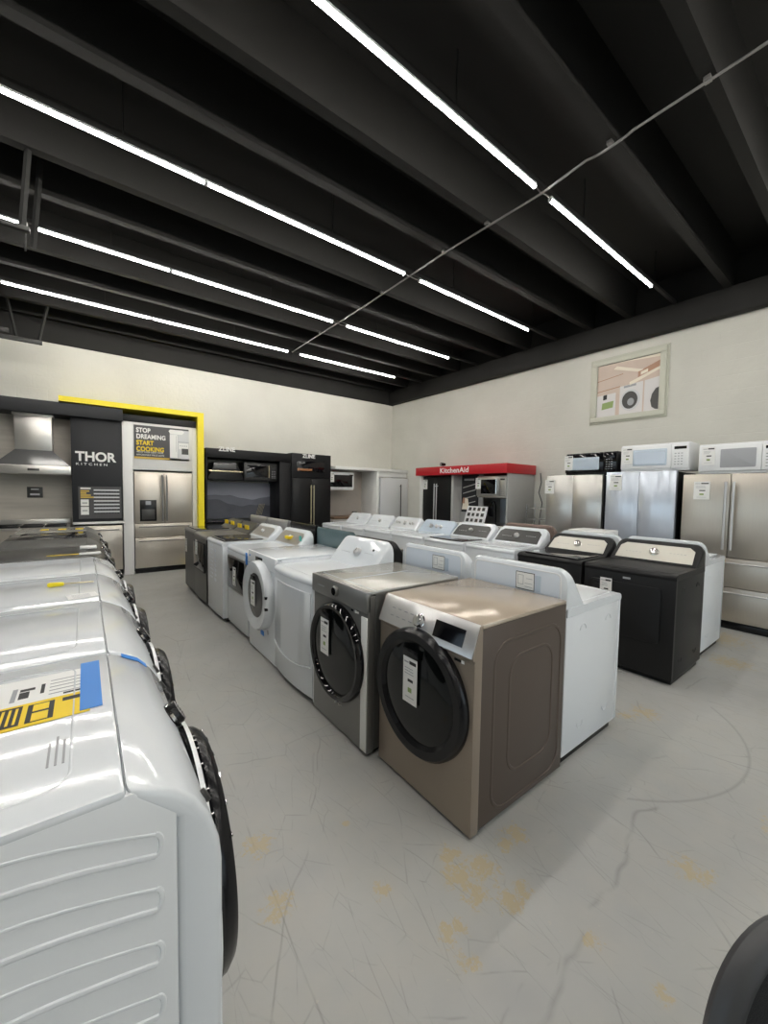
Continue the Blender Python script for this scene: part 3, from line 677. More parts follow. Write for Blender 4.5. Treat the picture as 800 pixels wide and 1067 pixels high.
# energy label and tape on the first one; local x = world Y - AY, local y = AX - world X
def top_sheet(parent, h):
    b = MB().use('paper'); z = h + .0006
    # sheet spans world Y 1.16..1.45, X from -.62 to 0 
    def r(x0, x1, y0, y1, m, k=1): b.use(m).box(x0, x1, y0, y1, z, z + .0006 + .0003 * k)
    r(-.02, .27, .215, .80, 'paper', 0)
    r(-.02, .105, .215, .80, 'yellow', 1)
    r(-.005, .09, .285, .335, 'ink', 2); r(-.005, .095, .345, .47, 'ink', 2); r(0, .09, .49, .505, 'ink', 2)
    r(.0, .04, .295, .325, 'yellow', 3); r(.05, .085, .295, .325, 'yellow', 3)
    for q in range(3): r(.005, .085, .352 + .012 * q, .357 + .012 * q, 'yellow', 3)
    r(.03, .06, .40, .43, 'yellow', 3); r(.005, .02, .40, .45, 'yellow', 3)
    r(.07, .09, .225, .27, 'ink', 2); r(.01, .06, .55, .70, 'ink', 2)
    r(.12, .24, .42, .49, 'ink', 1)
    r(.14, .22, .435, .47, 'paper', 2)
    r(.13, .21, .365, .375, 'inkgrey', 1); r(.14, .18, .34, .36, 'ink', 1); r(.185, .20, .33, .36, 'ink', 1); r(.15, .21, .31, .318, 'ink', 1)
    for q in range(5): r(.13 + .022 * q, .135 + .022 * q, .235, .30, 'inkgrey', 1)
    r(.115, .125, .225, .27, 'ink', 1)
    for q in range(6): r(.12, .12 + .03 + .012 * (q % 3), .52 + .022 * q, .528 + .022 * q, 'inkgrey', 1); r(.19, .23 - .008 * (q % 2), .52 + .022 * q, .527 + .022 * q, 'inkgrey', 1)
    for q in range(4): r(.0, .085, .60 + .03 * q, .606 + .03 * q, 'ink', 2)
    b.obj('energy_label', parent=parent, label='yellow, black and white energy guide sheet')
    tp = one('blue').box(-.01, .305, .19, .235, z + .0012, z + .0022).obj('tape_strip', parent=parent, label='wide blue tape strip')
top = A[0]
top_sheet(top, 1.03)
one('blue').prism([(.06, .9655), (.085, .9925), (.13, 1.0185), (.13, 1.0205), (.085, .9945), (.06, .9675)], .33, .362, 'x').obj('tape_scrap', parent=top)
b = one('inkgrey')
for k in range(4): b.box(-.215 + 0, -.215 + .11 - .02 * (k % 2), .245 + .012 * k, .249 + .012 * k, 1.0302, 1.0312)
b.obj('printed_notice', parent=top)
b = one('ink')
for k in range(3): b.box(-.30, -.25, .33 + .014 * k, .338 + .014 * k, 1.0302, 1.0308)
bpy.data.objects.remove(b.obj('tmp'))
# items lying on the row
t = tag(one('paper').box(-.06, .06, -.05, .05, 0, .002).obj('paper_sheet'), 'white printed sheet lying on the third near-row washer, nearer the camera than the yellow tool', 'paper'); t.location = (-.02, 2.43, 1.031); t.rotation_euler = (0, 0, .15)
b = one('inkgrey')
for k in range(4): b.box(-.04, .03, -.035 + .02 * k, -.031 + .02 * k, .002, .0025)
b.obj('print', parent=t)
t = thing('screwdriver', 'yellow-handled thin tool lying on the third near-row washer', 'tool', (-.17, 2.72, 1.045), -.05)
one('yellowp').lathe([(0, 0), (.010, .003), (.013, .015), (.012, .05), (.009, .07), (0, .072)], (0, 0, 0), (1, 0, 0), 16).obj('handle', parent=t)
one('brass').tube([(.07, 0, 0), (.20, 0, -.002)], .0035, 8).obj('shaft', parent=t)
dark = dict(h=1.03, w=.735, d=.82, kind='round', side='loops', dr=.29, ring_w=.06, tagged=False)
dl = [('black-topped front-load washer with a yellow strip on its top, fifth in the near row', 'slate', 'slate', 'yellow'),
      ('dark graphite front-load washer sixth in the near row, in front of the black glass top', 'graphside', 'graphside', None),
      ('black glass-topped front-load washer seventh in the near row', 'slate', 'blackgl', None),
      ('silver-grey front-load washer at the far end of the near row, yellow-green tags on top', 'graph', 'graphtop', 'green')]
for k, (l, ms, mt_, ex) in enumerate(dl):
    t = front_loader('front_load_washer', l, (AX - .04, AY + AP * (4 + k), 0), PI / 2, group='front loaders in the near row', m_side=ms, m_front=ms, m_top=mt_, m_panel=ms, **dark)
    if ex == 'yellow': one('yellow').box(-.2, -.17, .12, .42, 1.031, 1.033).obj('energy_strip', parent=t); one('paper').box(-.26, -.20, .08, .22, 1.031, 1.045, .004).obj('folded_sheet', parent=t); one('paper').box(.10, .22, .10, .22, 1.031, 1.05, .006).obj('folded_sheet', parent=t)
    if ex == 'green':
        for q in range(3): one('yellow').box(-.05, .05, .2 + .17 * q, .28 + .17 * q, 1.031, 1.037, .003).obj('hang_tag', parent=t)

# ------------------------------------------------------------------ aisle row B (facing -X)
R_ = -PI / 2
def B_y(k): return 1.435 + .722 * k
G = 'machines across the aisle'
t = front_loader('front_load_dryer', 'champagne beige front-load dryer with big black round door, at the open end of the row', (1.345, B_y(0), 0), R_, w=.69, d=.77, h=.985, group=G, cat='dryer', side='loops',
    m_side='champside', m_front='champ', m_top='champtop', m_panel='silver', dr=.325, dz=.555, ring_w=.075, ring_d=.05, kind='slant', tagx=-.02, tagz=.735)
b = one('blackpl'); b.box(.225, .265, -.002, .002, .800, .812); b.obj('feature_sticker', parent=t)
one('paper').box(.268, .285, -.002, .002, .798, .818).obj('spec_sticker', parent=t)
one('champ').box(-.344, .344, -.002, .004, .812, .820, .001).obj('front_seam', parent=t)
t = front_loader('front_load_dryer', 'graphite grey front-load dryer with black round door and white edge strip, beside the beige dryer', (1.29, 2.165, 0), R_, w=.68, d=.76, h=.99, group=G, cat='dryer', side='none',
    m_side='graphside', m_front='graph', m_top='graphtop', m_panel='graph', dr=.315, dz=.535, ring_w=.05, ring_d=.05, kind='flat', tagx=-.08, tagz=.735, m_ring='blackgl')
one('paper').box(.275, .335, -.008, .0, .03, .835, .003).obj('edge_protector', parent=t, label='white foam strip down the front edge')
b = MB().use('blackpl').box(.16, .18, -.003, .001, .838, .850); b.use('paper').box(.20, .218, -.003, .001, .835, .852); b.use('paper').box(.226, .240, -.003, .001, .836, .85); b.obj('feature_sticker', parent=t)
b = one('paper')
for k in range(6): b.box(-.03 + .014 * k, -.022 + .014 * k, -.003, 0, .175 + .006 * (k % 3), .185 + .006 * (k % 2))
b.obj('capacity_sticker', parent=t)
one('whitepl').box(-.34, -.328, -.004, .01, .04, .86, .003).obj('edge_guard', parent=t)
b = one('bluepale'); b.box(-.3, .338, .05, .054, .9902, .9908); b.box(-.02, -.01, .05, .60, .9902, .9908); b.obj('film_edge', parent=t)
t = console_machine('dryer', 'white dryer with bowed hamper door and white knob console, beside the graphite dryer', (1.29, 2.875, 0), R_, w=.71, d=.74, h=.93, top=1.15, group=G, cat='dryer', knobs=((0.02, .034),), m_knob='silver', y0=.53)
one('blackpl').lathe([(.010, 0), (.010, .006), (0, .007)], (.23, .625, 1.075), (0, -.8, .5), 12).obj('start_button', parent=t)
t = front_loader('front_load_washer', 'white front-load washer with wide white door ring and grey glass, tag hanging on it', (1.305, 3.59, 0), R_, w=.70, d=.76, h=.975, group=G, side='none',
    m_ring='white', m_glass='gryglass', dr=.325, dz=.59, ring_w=.12, ring_d=.08, kind='band', knob=False, display=True, tagx=0.0, tagz=.735)
b = MB().use('blue').box(-.02, .06, -.004, .0, .205, .25, .001); b.use('inkgrey').lathe([(.022, 0), (.022, .003), (0, .003)], (.16, 0, .27), (0, -1, 0), 18); b.use('blue').box(-.31, -.28, -.0135, -.011, .915, .93); b.obj('feature_stickers', parent=t)
t = console_machine('dryer', 'white dryer with square smoked-glass door and taupe console, blue tape at its corner', (1.31, 4.345, 0), R_, w=.70, d=.74, h=.93, top=1.11, group=G, cat='dryer', face='greyconsole', door='glass', m_door='graph', knobs=((.02, .02),), curved=False, tagged=True, tag_x=-.02, tag_z=.72)
one('blue').box(.30, .345, -.010, -.004, .80, .925, .001).obj('tape_strip', parent=t)
one('teal').box(.27, .33, .60, .601, 1.00, 1.06).obj('store_sticker', parent=t)
one('yellow').box(-.04, .06, .56, .64, 1.00, 1.035, .002).obj('loose_label', parent=t)
t = console_machine('washing_machine', 'white top-load washer with black glass lid and printed paper on its front', (1.26, 5.085, 0), R_, w=.70, d=.74, h=.95, top=1.11, group=G, lid='blackgl', face='greyconsole', door=None, knobs=((0, .02),), curved=False)
b = one('filmback')
for k in range(9): b.box(-.2 + .02 * (k % 2), -.06 - .02 * (k % 3), -.006, -.004, .86 - .05 * k, .875 - .05 * k)
for k in range(7): b.box(.0, .07, -.006, -.004, .80 - .06 * k, .835 - .06 * k)
b.obj('printed_film', parent=t)
t = console_machine('dryer', 'dark dryer with black glass door and a white sheet on it, yellow label on console', (1.25, 5.81, 0), R_, w=.70, d=.74, h=.95, top=1.09, group=G, cat='dryer', body='slate', front='slate', deck='graph', console='slate', door='glass', m_door='black', knobs=((0, .02),), m_knob='slate', curved=False, tagged=True, tag_x=-.10, tag_z=.86)
for q in (-.18, .15): one('yellow').box(q - .07, q + .07, .58, .60, 1.00, 1.06, .002).obj('energy_label', parent=t)
t = console_machine('washing_machine', 'dark slate top-load washer at the far end of the aisle, by the yellow post', (1.26, 6.53, 0), R_, w=.70, d=.74, h=.96, top=1.09, group=G, body='slate', front='slate', deck='graph', console='slate', lid='blackgl', door=None, knobs=((0, .02),), m_knob='slate', curved=False, tagged=True, tag_x=-.12, tag_z=.80)
for q in (-.18, .15): one('yellow').box(q - .07, q + .07, .58, .60, 1.01, 1.07, .002).obj('energy_label', parent=t)

# ------------------------------------------------------------------ row C (facing +X, backs to row B)
def C_m(k, label, **kw): return console_machine(kw.pop('nm', 'washing_machine'), label, (2.86 + kw.pop('dx', 0), kw.pop('y', 1.455 + .745 * k), 0), PI / 2, group='machines backing onto the aisle row', **kw)
C_m(0, 'white washer with its clear-filmed console back and sticker facing the beige dryer', w=.70, d=.71, h=.92, top=1.145, back=True, knobs=((0, .03),))
one_ = None
C_m(1, 'white washer whose console back rises behind the graphite dryer', w=.70, d=.71, h=.92, top=1.145, back=True, y=2.20)
C_m(2, 'black washer whose console end shows as a dark wedge between two white consoles', w=.68, d=.76, h=.92, top=1.14, body='black', front='black', deck='black', console='black', y=2.95, face='slate')
C_m(3, 'washer with a pale teal glass console back, behind the white front-load washer', w=.70, d=.76, h=.93, top=1.16, body='slate', front='slate', deck='graph', console='tealgl', square=True, y=3.66)
C_m(4, 'black washer with a glossy square console back, next to the teal glass one', w=.70, d=.76, h=.93, top=1.17, body='slate', front='slate', deck='graph', console='blackpl', square=True, y=4.40)
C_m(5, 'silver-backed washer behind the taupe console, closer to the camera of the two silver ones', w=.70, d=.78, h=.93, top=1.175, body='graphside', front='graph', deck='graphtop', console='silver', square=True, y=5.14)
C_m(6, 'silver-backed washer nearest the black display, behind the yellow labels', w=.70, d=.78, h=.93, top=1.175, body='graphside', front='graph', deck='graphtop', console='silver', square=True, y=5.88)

# ------------------------------------------------------------------ row D (facing -X)
GD = 'machines in the middle row facing the aisle'
def D_m(k, label, **kw): return console_machine(kw.pop('nm', 'washing_machine'), label, (3.79, 1.425 + .748 * k, 0), R_, group=GD, **kw)
D_m(0, 'matte black dryer with silver console and a tag on its rectangular door', nm='dryer', cat='dryer', w=.735, d=.76, h=.93, top=1.12, body='black', front='black', deck='black', console='black', face='warmsilver', door='rect', m_door='black', knobs=((0, .034),), m_knob='chrome', tagged=True, tag_x=-.16, tag_z=.82, curved=False, y0=.52)
D_m(1, 'black top-load washer with glass lid and silver console, beside the matte black dryer', w=.70, d=.76, h=.93, top=1.11, body='black', front='black', deck='black', lid='blackgl', console='black', face='warmsilver', door=None, knobs=((0, .034),), m_knob='chrome', curved=False, y0=.52)
D_m(2, 'white washer with charcoal console face, next to the black glass-lid washer', w=.70, d=.74, h=.94, top=1.14, face='slate', door=None, knobs=((-.02, .03),), m_knob='silver', lid='white', y0=.50)
D_m(3, 'white washer with charcoal console face, second from the black glass-lid washer', w=.70, d=.74, h=.94, top=1.14, face='slate', door=None, knobs=((-.02, .03),), m_knob='silver', lid='blackgl', y0=.50)
D_m(4, 'white washer with pale blue-filmed console and three dark knobs', w=.70, d=.74, h=.94, top=1.13, console='bluepale', door=None, knobs=((-.10, .03), (.02, .026), (.11, .024)), m_knob='silver', lid='white')
D_m(5, 'white washer with grey console face and five small knobs', w=.70, d=.74, h=.94, top=1.13, face='greywht', door=None, knobs=((-.2, .016), (-.14, .016), (0, .03), (.14, .016), (.20, .016)), m_knob='silver', lid='white')
D_m(6, 'white washer with plain white console, second from the far end of the middle row', w=.70, d=.74, h=.93, top=1.13, door='rect', m_door='white', knobs=((.02, .03),), m_knob='silver')
D_m(7, 'white washer with plain white console at the far end of the middle row', w=.70, d=.74, h=.93, top=1.13, door='rect', m_door='white', knobs=((.02, .03),), m_knob='silver')
# ------------------------------------------------------------------ row E (facing +X, backs to row D)
GE = 'machines behind the middle row'
t = console_machine('washing_machine', 'white top-load washer standing behind the matte black dryer', (5.42, 1.45, 0), PI / 2, w=.70, d=.72, h=.95, top=1.135, group=GE, door=None, lid='white')
t = console_machine('washing_machine', 'white washer behind the black glass-lid washer, only console back showing', (5.42, 2.20, 0), PI / 2, w=.70, d=.72, h=.93, top=1.13, group=GE, door=None)
t = console_machine('washing_machine', 'brown-rose washer whose rounded console back shows behind the charcoal-faced consoles', (5.42, 2.98, 0), PI / 2, w=.74, d=.74, h=.95, top=1.17, group=GE, body='rose', front='rose', deck='rose', console='rose', door=None)
t = tag(one('whitewd').box(-.20, .20, -.22, .22, 0, .20, .01).obj('cardboard_box'), 'plain white carton on the white washer behind the black glass-lid washer', 'box'); t.location = (5.12, 2.34, .931)
one('greywht').box(-.2, .2, -.02, .02, .2, .201).obj('tape_strip', parent=t)

# ------------------------------------------------------------------ refrigerators
def fridge(name, label, loc, rz, w, h, d=.80, group=None, m='steelv', ms='darkside', drawers=(.62, .30), handles='bar', curve=.0, dispenser=False, tagx=None, kick=.08, mh='silver', single=False, hx=None, tag_z=None, hlen=None):
    t = thing(name, label, 'refrigerator', loc, rz, group); hw = w / 2
    b = one(ms); b.box(-hw, hw, .07, d, .03, h - .01, .005); b.obj('cabinet', parent=t)
    one('blackpl').box(-hw + .01, hw - .01, .03, .09, 0, kick, .004).obj('base_grille', parent=t)
    zs = [kick + .015] + sorted(drawers) if drawers else [kick + .015]
    def door(x0, x1, z0, z1, nm='door'):
        b = one(m); n = 10
        if curve:
            secs = []
            for i in range(n + 1):
                x = x0 + (x1 - x0) * i / n; c = .0 - curve * math.sin(PI * i / n) ** .6
                secs.append([(x, c + .004, z0), (x, c, z0 + .006), (x, c, z1 - .006), (x, c + .004, z1), (x, .065, z1), (x, .065, z0)])
            b.loft(secs)
        else: b.box(x0, x1, 0, .065, z0, z1, .007)
        return b.obj(nm, parent=t, ang=45)
    zd = zs[-1] if drawers else zs[0]
    if single: D = [door(-hw, hw, zd + .005, h)]
    else: D = [door(-hw, -.002, zd + .005, h), door(.002, hw, zd + .005, h)]
    for i in range(len(zs) - 1):
        dr = door(-hw, hw, zs[i] + .004, zs[i + 1] - .002, 'drawer')
        if handles:
            z = zs[i + 1] - .055
            q = one(mh); q.tube([(-hw + .06, -.045, z), (hw - .06, -.045, z)], .011, 12)
            for x in (-hw + .10, hw - .10): q.tube([(x, -.045, z), (x, .005, z)], .008, 8)
            q.obj('drawer_handle', parent=dr)
    if handles:
        hl = hlen or (h - zd) * .8
        zc = (zd + h) / 2
        for i, dd in enumerate(D):
            x = (-.035, .035)[i] if not single else (hw - .07 if hx is None else hx)
            q = one(mh); q.tube([(x, -.05, zc - hl / 2), (x, -.05, zc + hl / 2)], .014, 12)
            for z in (zc - hl / 2 + .05, zc + hl / 2 - .05): q.tube([(x, -.05, z), (x, .005, z)], .008, 8)
            q.obj('door_handle', parent=dd)
    if dispenser:
        x0, x1, z0, z1 = dispenser
        q = one('blackpl'); q.box(x0, x1, -.006, .004, z0, z1, .004); dp = q.obj('water_dispenser', parent=D[0])
        one('inkgrey').box(x0 + .09, x1 - .09, -.009, -.004, z1 - .09, z1 - .02, .002).obj('dispenser_display', parent=dp)
        one('slate').box(x0 + .03, x1 - .03, -.009, -.004, z0 + .03, z0 + .22, .002).obj('dispenser_bay', parent=dp)
    if tagx is not None: price_tag(D[0], tagx, -curve - .008, (tag_z or h - .09), .16, .22, clip=False, seed=5)
    one('blackpl').box(-hw + .02, -hw + .10, .02, .12, h - .008, h + .006, .003).obj('hinge_cover', parent=t)
    one('blackpl').box(hw - .10, hw - .02, .02, .12, h - .008, h + .006, .003).obj('hinge_cover', parent=t)
    return t
GF = 'refrigerators along the window wall'
fridge('refrigerator', 'stainless french-door refrigerator with long bar handles and two drawers, at the picture edge', (6.05, 1.215, 0), R_, .93, 1.845, group=GF, drawers=(.50, .85), tagx=-.27, mh='silver', hlen=.80)
fridge('refrigerator', 'french-door refrigerator with steel doors tinted with a wavy bright reflection, white microwave on it', (6.05, 2.18, 0), R_, .85, 1.90, group=GF, m='bluesteel', drawers=(.70,), handles=None, curve=.035, tagx=-.28, tag_z=1.86)
fridge('refrigerator', 'grey-steel french-door refrigerator with the black microwave on it', (6.05, 3.095, 0), R_, .87, 1.87, group=GF, m='steel', drawers=(.70,), handles=None, curve=.035, tagx=-.36, tag_z=1.80)

def microwave(name, label, loc, rz, w, h, d=.40, body='whitepl', face='whitepl', win='gryglass', ctrl='whitepl', handle=None, winbox=(.06, .68), tagx=None, group=None, film=None, flat=False):
    t = thing(name, label, 'microwave', loc, rz, group); hw = w / 2
    one(body).box(-hw, hw, .03, d, 0.0, h, .008).obj('microwave_body', parent=t)
    xs = -hw + w * .76
    dd = one(face).box(-hw + .004, xs, 0, .035, .03, h - .02, .008).obj('door', parent=t)
    one(ctrl).box(xs + .004, hw - .004, .0, .035, .03, h - .02, .006).obj('control_panel', parent=t)
    x0, x1 = -hw + w * winbox[0], -hw + w * winbox[1]
    one(win).prism(rrect(x0, x1, .07, h - .07, .012), -.004, .004, 'y', .001).obj('door_window', parent=dd)
    if film: one(film).box(x0 + .02, x1 - .02, -.006, -.003, .09, h - .10).obj('protective_film', parent=dd)
    if handle:
        q = one(handle); q.tube([(xs - .035, -.035, .07), (xs - .035, -.035, h - .06)], .009, 10)
        for z in (.09, h - .08): q.tube([(xs - .035, -.035, z), (xs - .035, .002, z)], .007, 8)
        q.obj('door_handle', parent=dd)
    b = one('inkgrey')
    for r in range(5):
        for c in range(3): b.box(xs + .035 + .035 * c, xs + .055 + .035 * c, -.0015, .001, .07 + .035 * r, .08 + .035 * r)
    b.use('blackgl').box(xs + .03, hw - .03, -.0015, .001, h - .09, h - .055)
    b.obj('keypad', parent=t)
    if tagx is not None: price_tag(dd, tagx, -.008, h - .035, .13, .22, clip=False, seed=9)
    one(body).box(-hw + .02, hw - .02, .02, d - .02, -.001, .03, .003).obj('base', parent=t)
    return t
GM = 'microwaves on top of the refrigerators'
microwave('microwave_oven', 'black over-range microwave with blue-white film on its glass, on the grey refrigerator', (6.08, 2.87, 1.878), R_, .76, .33, body='blackpl', face='blackgl', win='bluepale', ctrl='blackgl', tagx=-.32, group=GM, film='bluepale')
microwave('microwave_oven', 'white microwave with blue-filmed window on the shiny refrigerator', (6.08, 2.04, 1.908), R_, .80, .36, tagx=-.31, win='bluepale', group=GM, film='bluesteel', winbox=(.20, .70))
microwave('microwave_oven', 'white over-range microwave with grey window on the refrigerator at the picture edge', (6.10, 1.17, 1.853), R_, .76, .36, tagx=-.28, win='inkgrey', group=GM, winbox=(.28, .70))

# ------------------------------------------------------------------ red topped display, on the window wall
t = thing('appliance_display', 'grey built-in display with bright red top band by the room corner', 'display', (6.22, 6.80, 0), R_)
W = 2.40
b = one('greylam')
b.box(W - .03, W, 0, .86, 0, 1.96, .002); b.obj('end_panel', parent=t)
one('whitewd').box(0, .06, 0, .86, 0, 1.96, .002).obj('side_panel', parent=t)
b = one('greylam'); b.box(.99, 1.05, 0, .86, 0, 1.96, .002); b.box(1.05, 1.66, .22, .25, .94, 1.96, .002); b.obj('divider', parent=t)
one('greylam').box(.06, W - .03, .80, .86, .9, 1.96).obj('back_panel', parent=t)
one('filmback').box(1.67, W - .04, .785, .80, .95, 1.46).obj('backsplash', parent=t)
one('greylam').box(1.06, W - .03, .03, .80, .05, .90, .004).obj('base_cabinet', parent=t)
one('greywht').box(1.05, W - .02, -.01, .80, .90, .94, .004).obj('countertop', parent=t)
bd = one('red').box(-.04, W + .03, -.10, .86, 1.95, 2.13, .003).obj('top_band', parent=t, label='glossy red band')
text('KitchenAid', .15, (.74, -.103, 1.99), 'paper', t, bold=.003, sx=1.12, space=1.06, name='band_lettering')
fridge('refrigerator', 'black built-in french-door refrigerator under the red band', (6.26, 6.28, 0), R_, .90, 1.93, d=.74, m='black', ms='black', drawers=(.70,), tagx=-.38, tag_z=1.86, hlen=.9)
microwave('microwave_oven', 'stainless microwave hung under the red band with black window', (6.24, 4.80, 1.49), R_, .70, .42, body='steel', face='steel', win='blackgl', ctrl='steel', handle='chrome', tagx=-.30, winbox=(.16, .70))
t = tag(one('char').box(-.22, .22, 0, .02, 0, .78, .003).obj('display_board'), 'tall dark poster board with slanted pictures in the middle of the red-topped display', 'poster'); t.location = (6.415, 5.47, 1.17); t.rotation_euler = (0, 0, R_)
b = MB()
b.use('inkgrey').box(-.15, .12, -.003, 0, .66, .70)
b.use('greylam'); 
for k in range(4): b.prism([(-.18, .50 - .12 * k), (.16, .58 - .12 * k), (.16, .60 - .12 * k), (-.18, .52 - .12 * k)], -.003, 0, 'y')
b.use('printlt').prism([(-.2, .05), (0, .05), (-.04, .28), (-.16, .30)], -.004, 0, 'y'); b.use('printtan').prism([(-.19, .18), (-.12, .18), (-.12, .30), (-.17, .30)], -.005, 0, 'y')
b.obj('print', parent=t)
t = thing('sample_board', 'tilted white board holding rows of finish samples on the display counter', 'sample board', (6.26, 5.22, .945), R_)
b = one('whitepl'); b.box(-.26, .26, -.006, .006, 0, .38, .004); b.xform(Matrix.Rotation(-.35, 4, 'X')); b.obj('board', parent=t)
b = MB()
for r in range(3):
    for c in range(4): b.use(['slate', 'inkgrey', 'silver', 'black', 'copper', 'steel'][(r * 3 + c * 2) % 6]).box(-.21 + .115 * c, -.14 + .115 * c, -.014, -.004, .04 + .12 * r, .11 + .12 * r, .004)
b.xform(Matrix.Rotation(-.35, 4, 'X')); b.obj('sample_chips', parent=t)
b = one('whitepl'); b.box(-.2, .2, 0, .13, 0, .012); b.obj('stand', parent=t)
t = thing('kitchen_tap', 'small black spray tap with dark panel hanging under the stainless microwave', 'tap', (6.62, 4.95, .945), R_)
one('blackpl').tube([(0, 0, 0), (0, 0, .38), (0, -.05, .46), (0, -.12, .46), (0, -.15, .40)], .012, 10).obj('spout', parent=t)
one('blackpl').box(-.05, .05, -.16, -.14, .16, .40, .004).obj('spray_panel', parent=t)
t = tag(one('blackgl').box(-.30, .30, -.24, .24, 0, .012, .003).obj('cooktop'), 'black glass cooktop set in the counter under the stainless microwave', 'cooktop'); t.location = (6.58, 4.78, .941); t.rotation_euler = (0, 0, R_)
b = one('inkgrey'); 
for (x, y) in ((-.15, .1), (.15, .1), (-.15, -.1), (.15, -.1)): b.lathe([(.07, 0), (.07, .0006), (.065, .0006), (.065, 0)], (x, y, .012), (0, 0, 1), 28)
b.obj('burner_marks', parent=t)
t = thing('security_camera', 'small black camera on top of the red band', 'camera', (6.30, 6.14, 2.132), R_)
one('blackpl').box(-.03, .03, -.03, .03, 0, .015, .003).obj('camera_base', parent=t); one('blackpl').lathe([(0, -.05), (.03, -.05), (.035, 0), (.035, .07), (0, .07)], (0, 0, .06), (0, -1, 0), 20).obj('camera_body', parent=t)
one('inkgrey').lathe([(.02, .071), (.02, .074), (0, .075)], (0, 0, .06), (0, -1, 0), 16).obj('camera_lens', parent=t)
# wire rack + cord at the wall
t = thing('wire_rack', 'small chrome wire rack standing by the wall between red display and refrigerators', 'rack', (6.75, 4.05, 0), R_)
for sx in (-.2, .2):
    for sy in (-.14, .14): one('chrome').tube([(sx, sy, 0), (sx, sy, 1.38)], .010, 8).obj('post', parent=t)
for z in (.2, .55, .9, 1.1, 1.3):
    b = one('chrome')
    b.tube([(-.2, -.14, z), (.2, -.14, z), (.2, .14, z), (-.2, .14, z)], .007, 6, True)
    for k in range(7): b.tube([(-.16 + .053 * k, -.14, z), (-.16 + .053 * k, .14, z)], .003, 5)
    b.obj('shelf', parent=t)
t = tag(one('slate').tube([(7.09, 4.28, 1.98), (7.085, 4.25, 1.8), (7.085, 4.30, 1.6), (7.085, 4.22, 1.4), (7.08, 4.26, 1.1), (7.08, 4.25, .6), (7.08, 4.25, .3)], .008, 8).obj('power_cord'), 'dark power cord running down the wall beside the red-topped display', 'cord')

# ------------------------------------------------------------------ white fridge in the corner, niche and microwave
t = thing('display_niche', 'off-white display niche with taupe back between black cabinet and corner refrigerator', 'display', (4.80, 8.30, 0))
one('tileb').box(0, 1.26, .66, .69, .9, 2.12).obj('backsplash', parent=t)
one('whitewd').box(0, 2.29, -.06, .69, 2.10, 2.17, .004).obj('header', parent=t)
one('whitewd').box(1.24, 1.30, -.06, .69, 0, 2.10, .003).obj('side_panel', parent=t)
one('whitewd').box(0, 1.24, .05, .66, 0, .88, .003).obj('base_cabinet', parent=t)
one('brown').box(0, 1.24, .0, .66, .88, .93, .004).obj('countertop', parent=t)
one('greywht').box(.80, .98, .65, .66, 1.72, 1.95, .003).obj('socket_panel', parent=t)
b = one('slate')
for q in range(2): b.box(.83 + .06 * q, .87 + .06 * q, .644, .65, 1.82, 1.88, .003)
b.obj('socket', parent=t)
one('whitewd').box(1.30, 2.29, .0, .05, 1.96, 2.10, .003).obj('valance', parent=t)
one('slate').box(.93, 1.03, .56, .65, .932, 1.03, .005).obj('outlet_box', parent=t)
microwave('microwave_oven', 'white microwave with black window mounted in the niche beside the black cabinet', (5.075, 8.42, 1.60), 0, .74, .44, win='blackgl', tagx=-.28, winbox=(.06, .93))
fridge('refrigerator', 'white refrigerator in the room corner with one dark vertical handle', (6.61, 8.22, 0), 0, .94, 1.94, d=.70, m='greywht', ms='greywht', drawers=(.60,), single=True, mh='slate', hlen=1.0, hx=.18)

# ------------------------------------------------------------------ black ZLINE display
ZX = 1.90
t = thing('appliance_display', 'black kitchen display wall with mountain backsplash and tall cabinet', 'display', (ZX, 8.30, 0))
one('cabblk').box(0, 1.78, -.02, .69, 2.20, 2.38, .003).obj('header', parent=t)
one('cabblk').box(0, .03, 0, .69, 0, 2.20).obj('side_panel', parent=t)
one('cabblk').box(1.53, 1.80, .02, .69, 0, 2.22, .003).obj('filler_panel', parent=t)
b = MB(); y = .60
b.use('mountA').box(.03, 1.53, y, y + .03, .93, 1.72)
def ridge(z0, amp, seed, m, yy):
    rnd = random.Random(seed); pts = [(.03, .93)]; ph = [rnd.random() * 6 for _ in range(4)]
    top = []
    for i in range(41):
        u = i / 40; x = .03 + 1.5 * u
        top.append((x, z0 + amp * (math.sin(4.5 * u + ph[0]) + .4 * math.sin(11 * u + ph[1]) + .15 * math.sin(29 * u + ph[2]))))
    b.use(m).prism([(1.53, .93)] + list(reversed(top)) + [(.03, .93)], yy, y, 'y')
ridge(1.42, .05, 3, 'mountB', y - .002); ridge(1.27, .07, 8, 'mountC', y - .004)
b.obj('mountain_backsplash', parent=t, label='grey misty mountain print')
one('cabblk').box(.03, 1.53, .0, .60, 0, .88, .003).obj('base_cabinet', parent=t)
one('blackgl').box(0, 1.53, -.03, .60, .88, .92, .003).obj('countertop', parent=t)
b = one('brass')
for k in range(5): b.tube([(1.20 + .03 * k, .585, 1.0), (1.28 + .03 * k, .585, 1.25)], .004, 6)
b.obj('wire_ornament', parent=t)
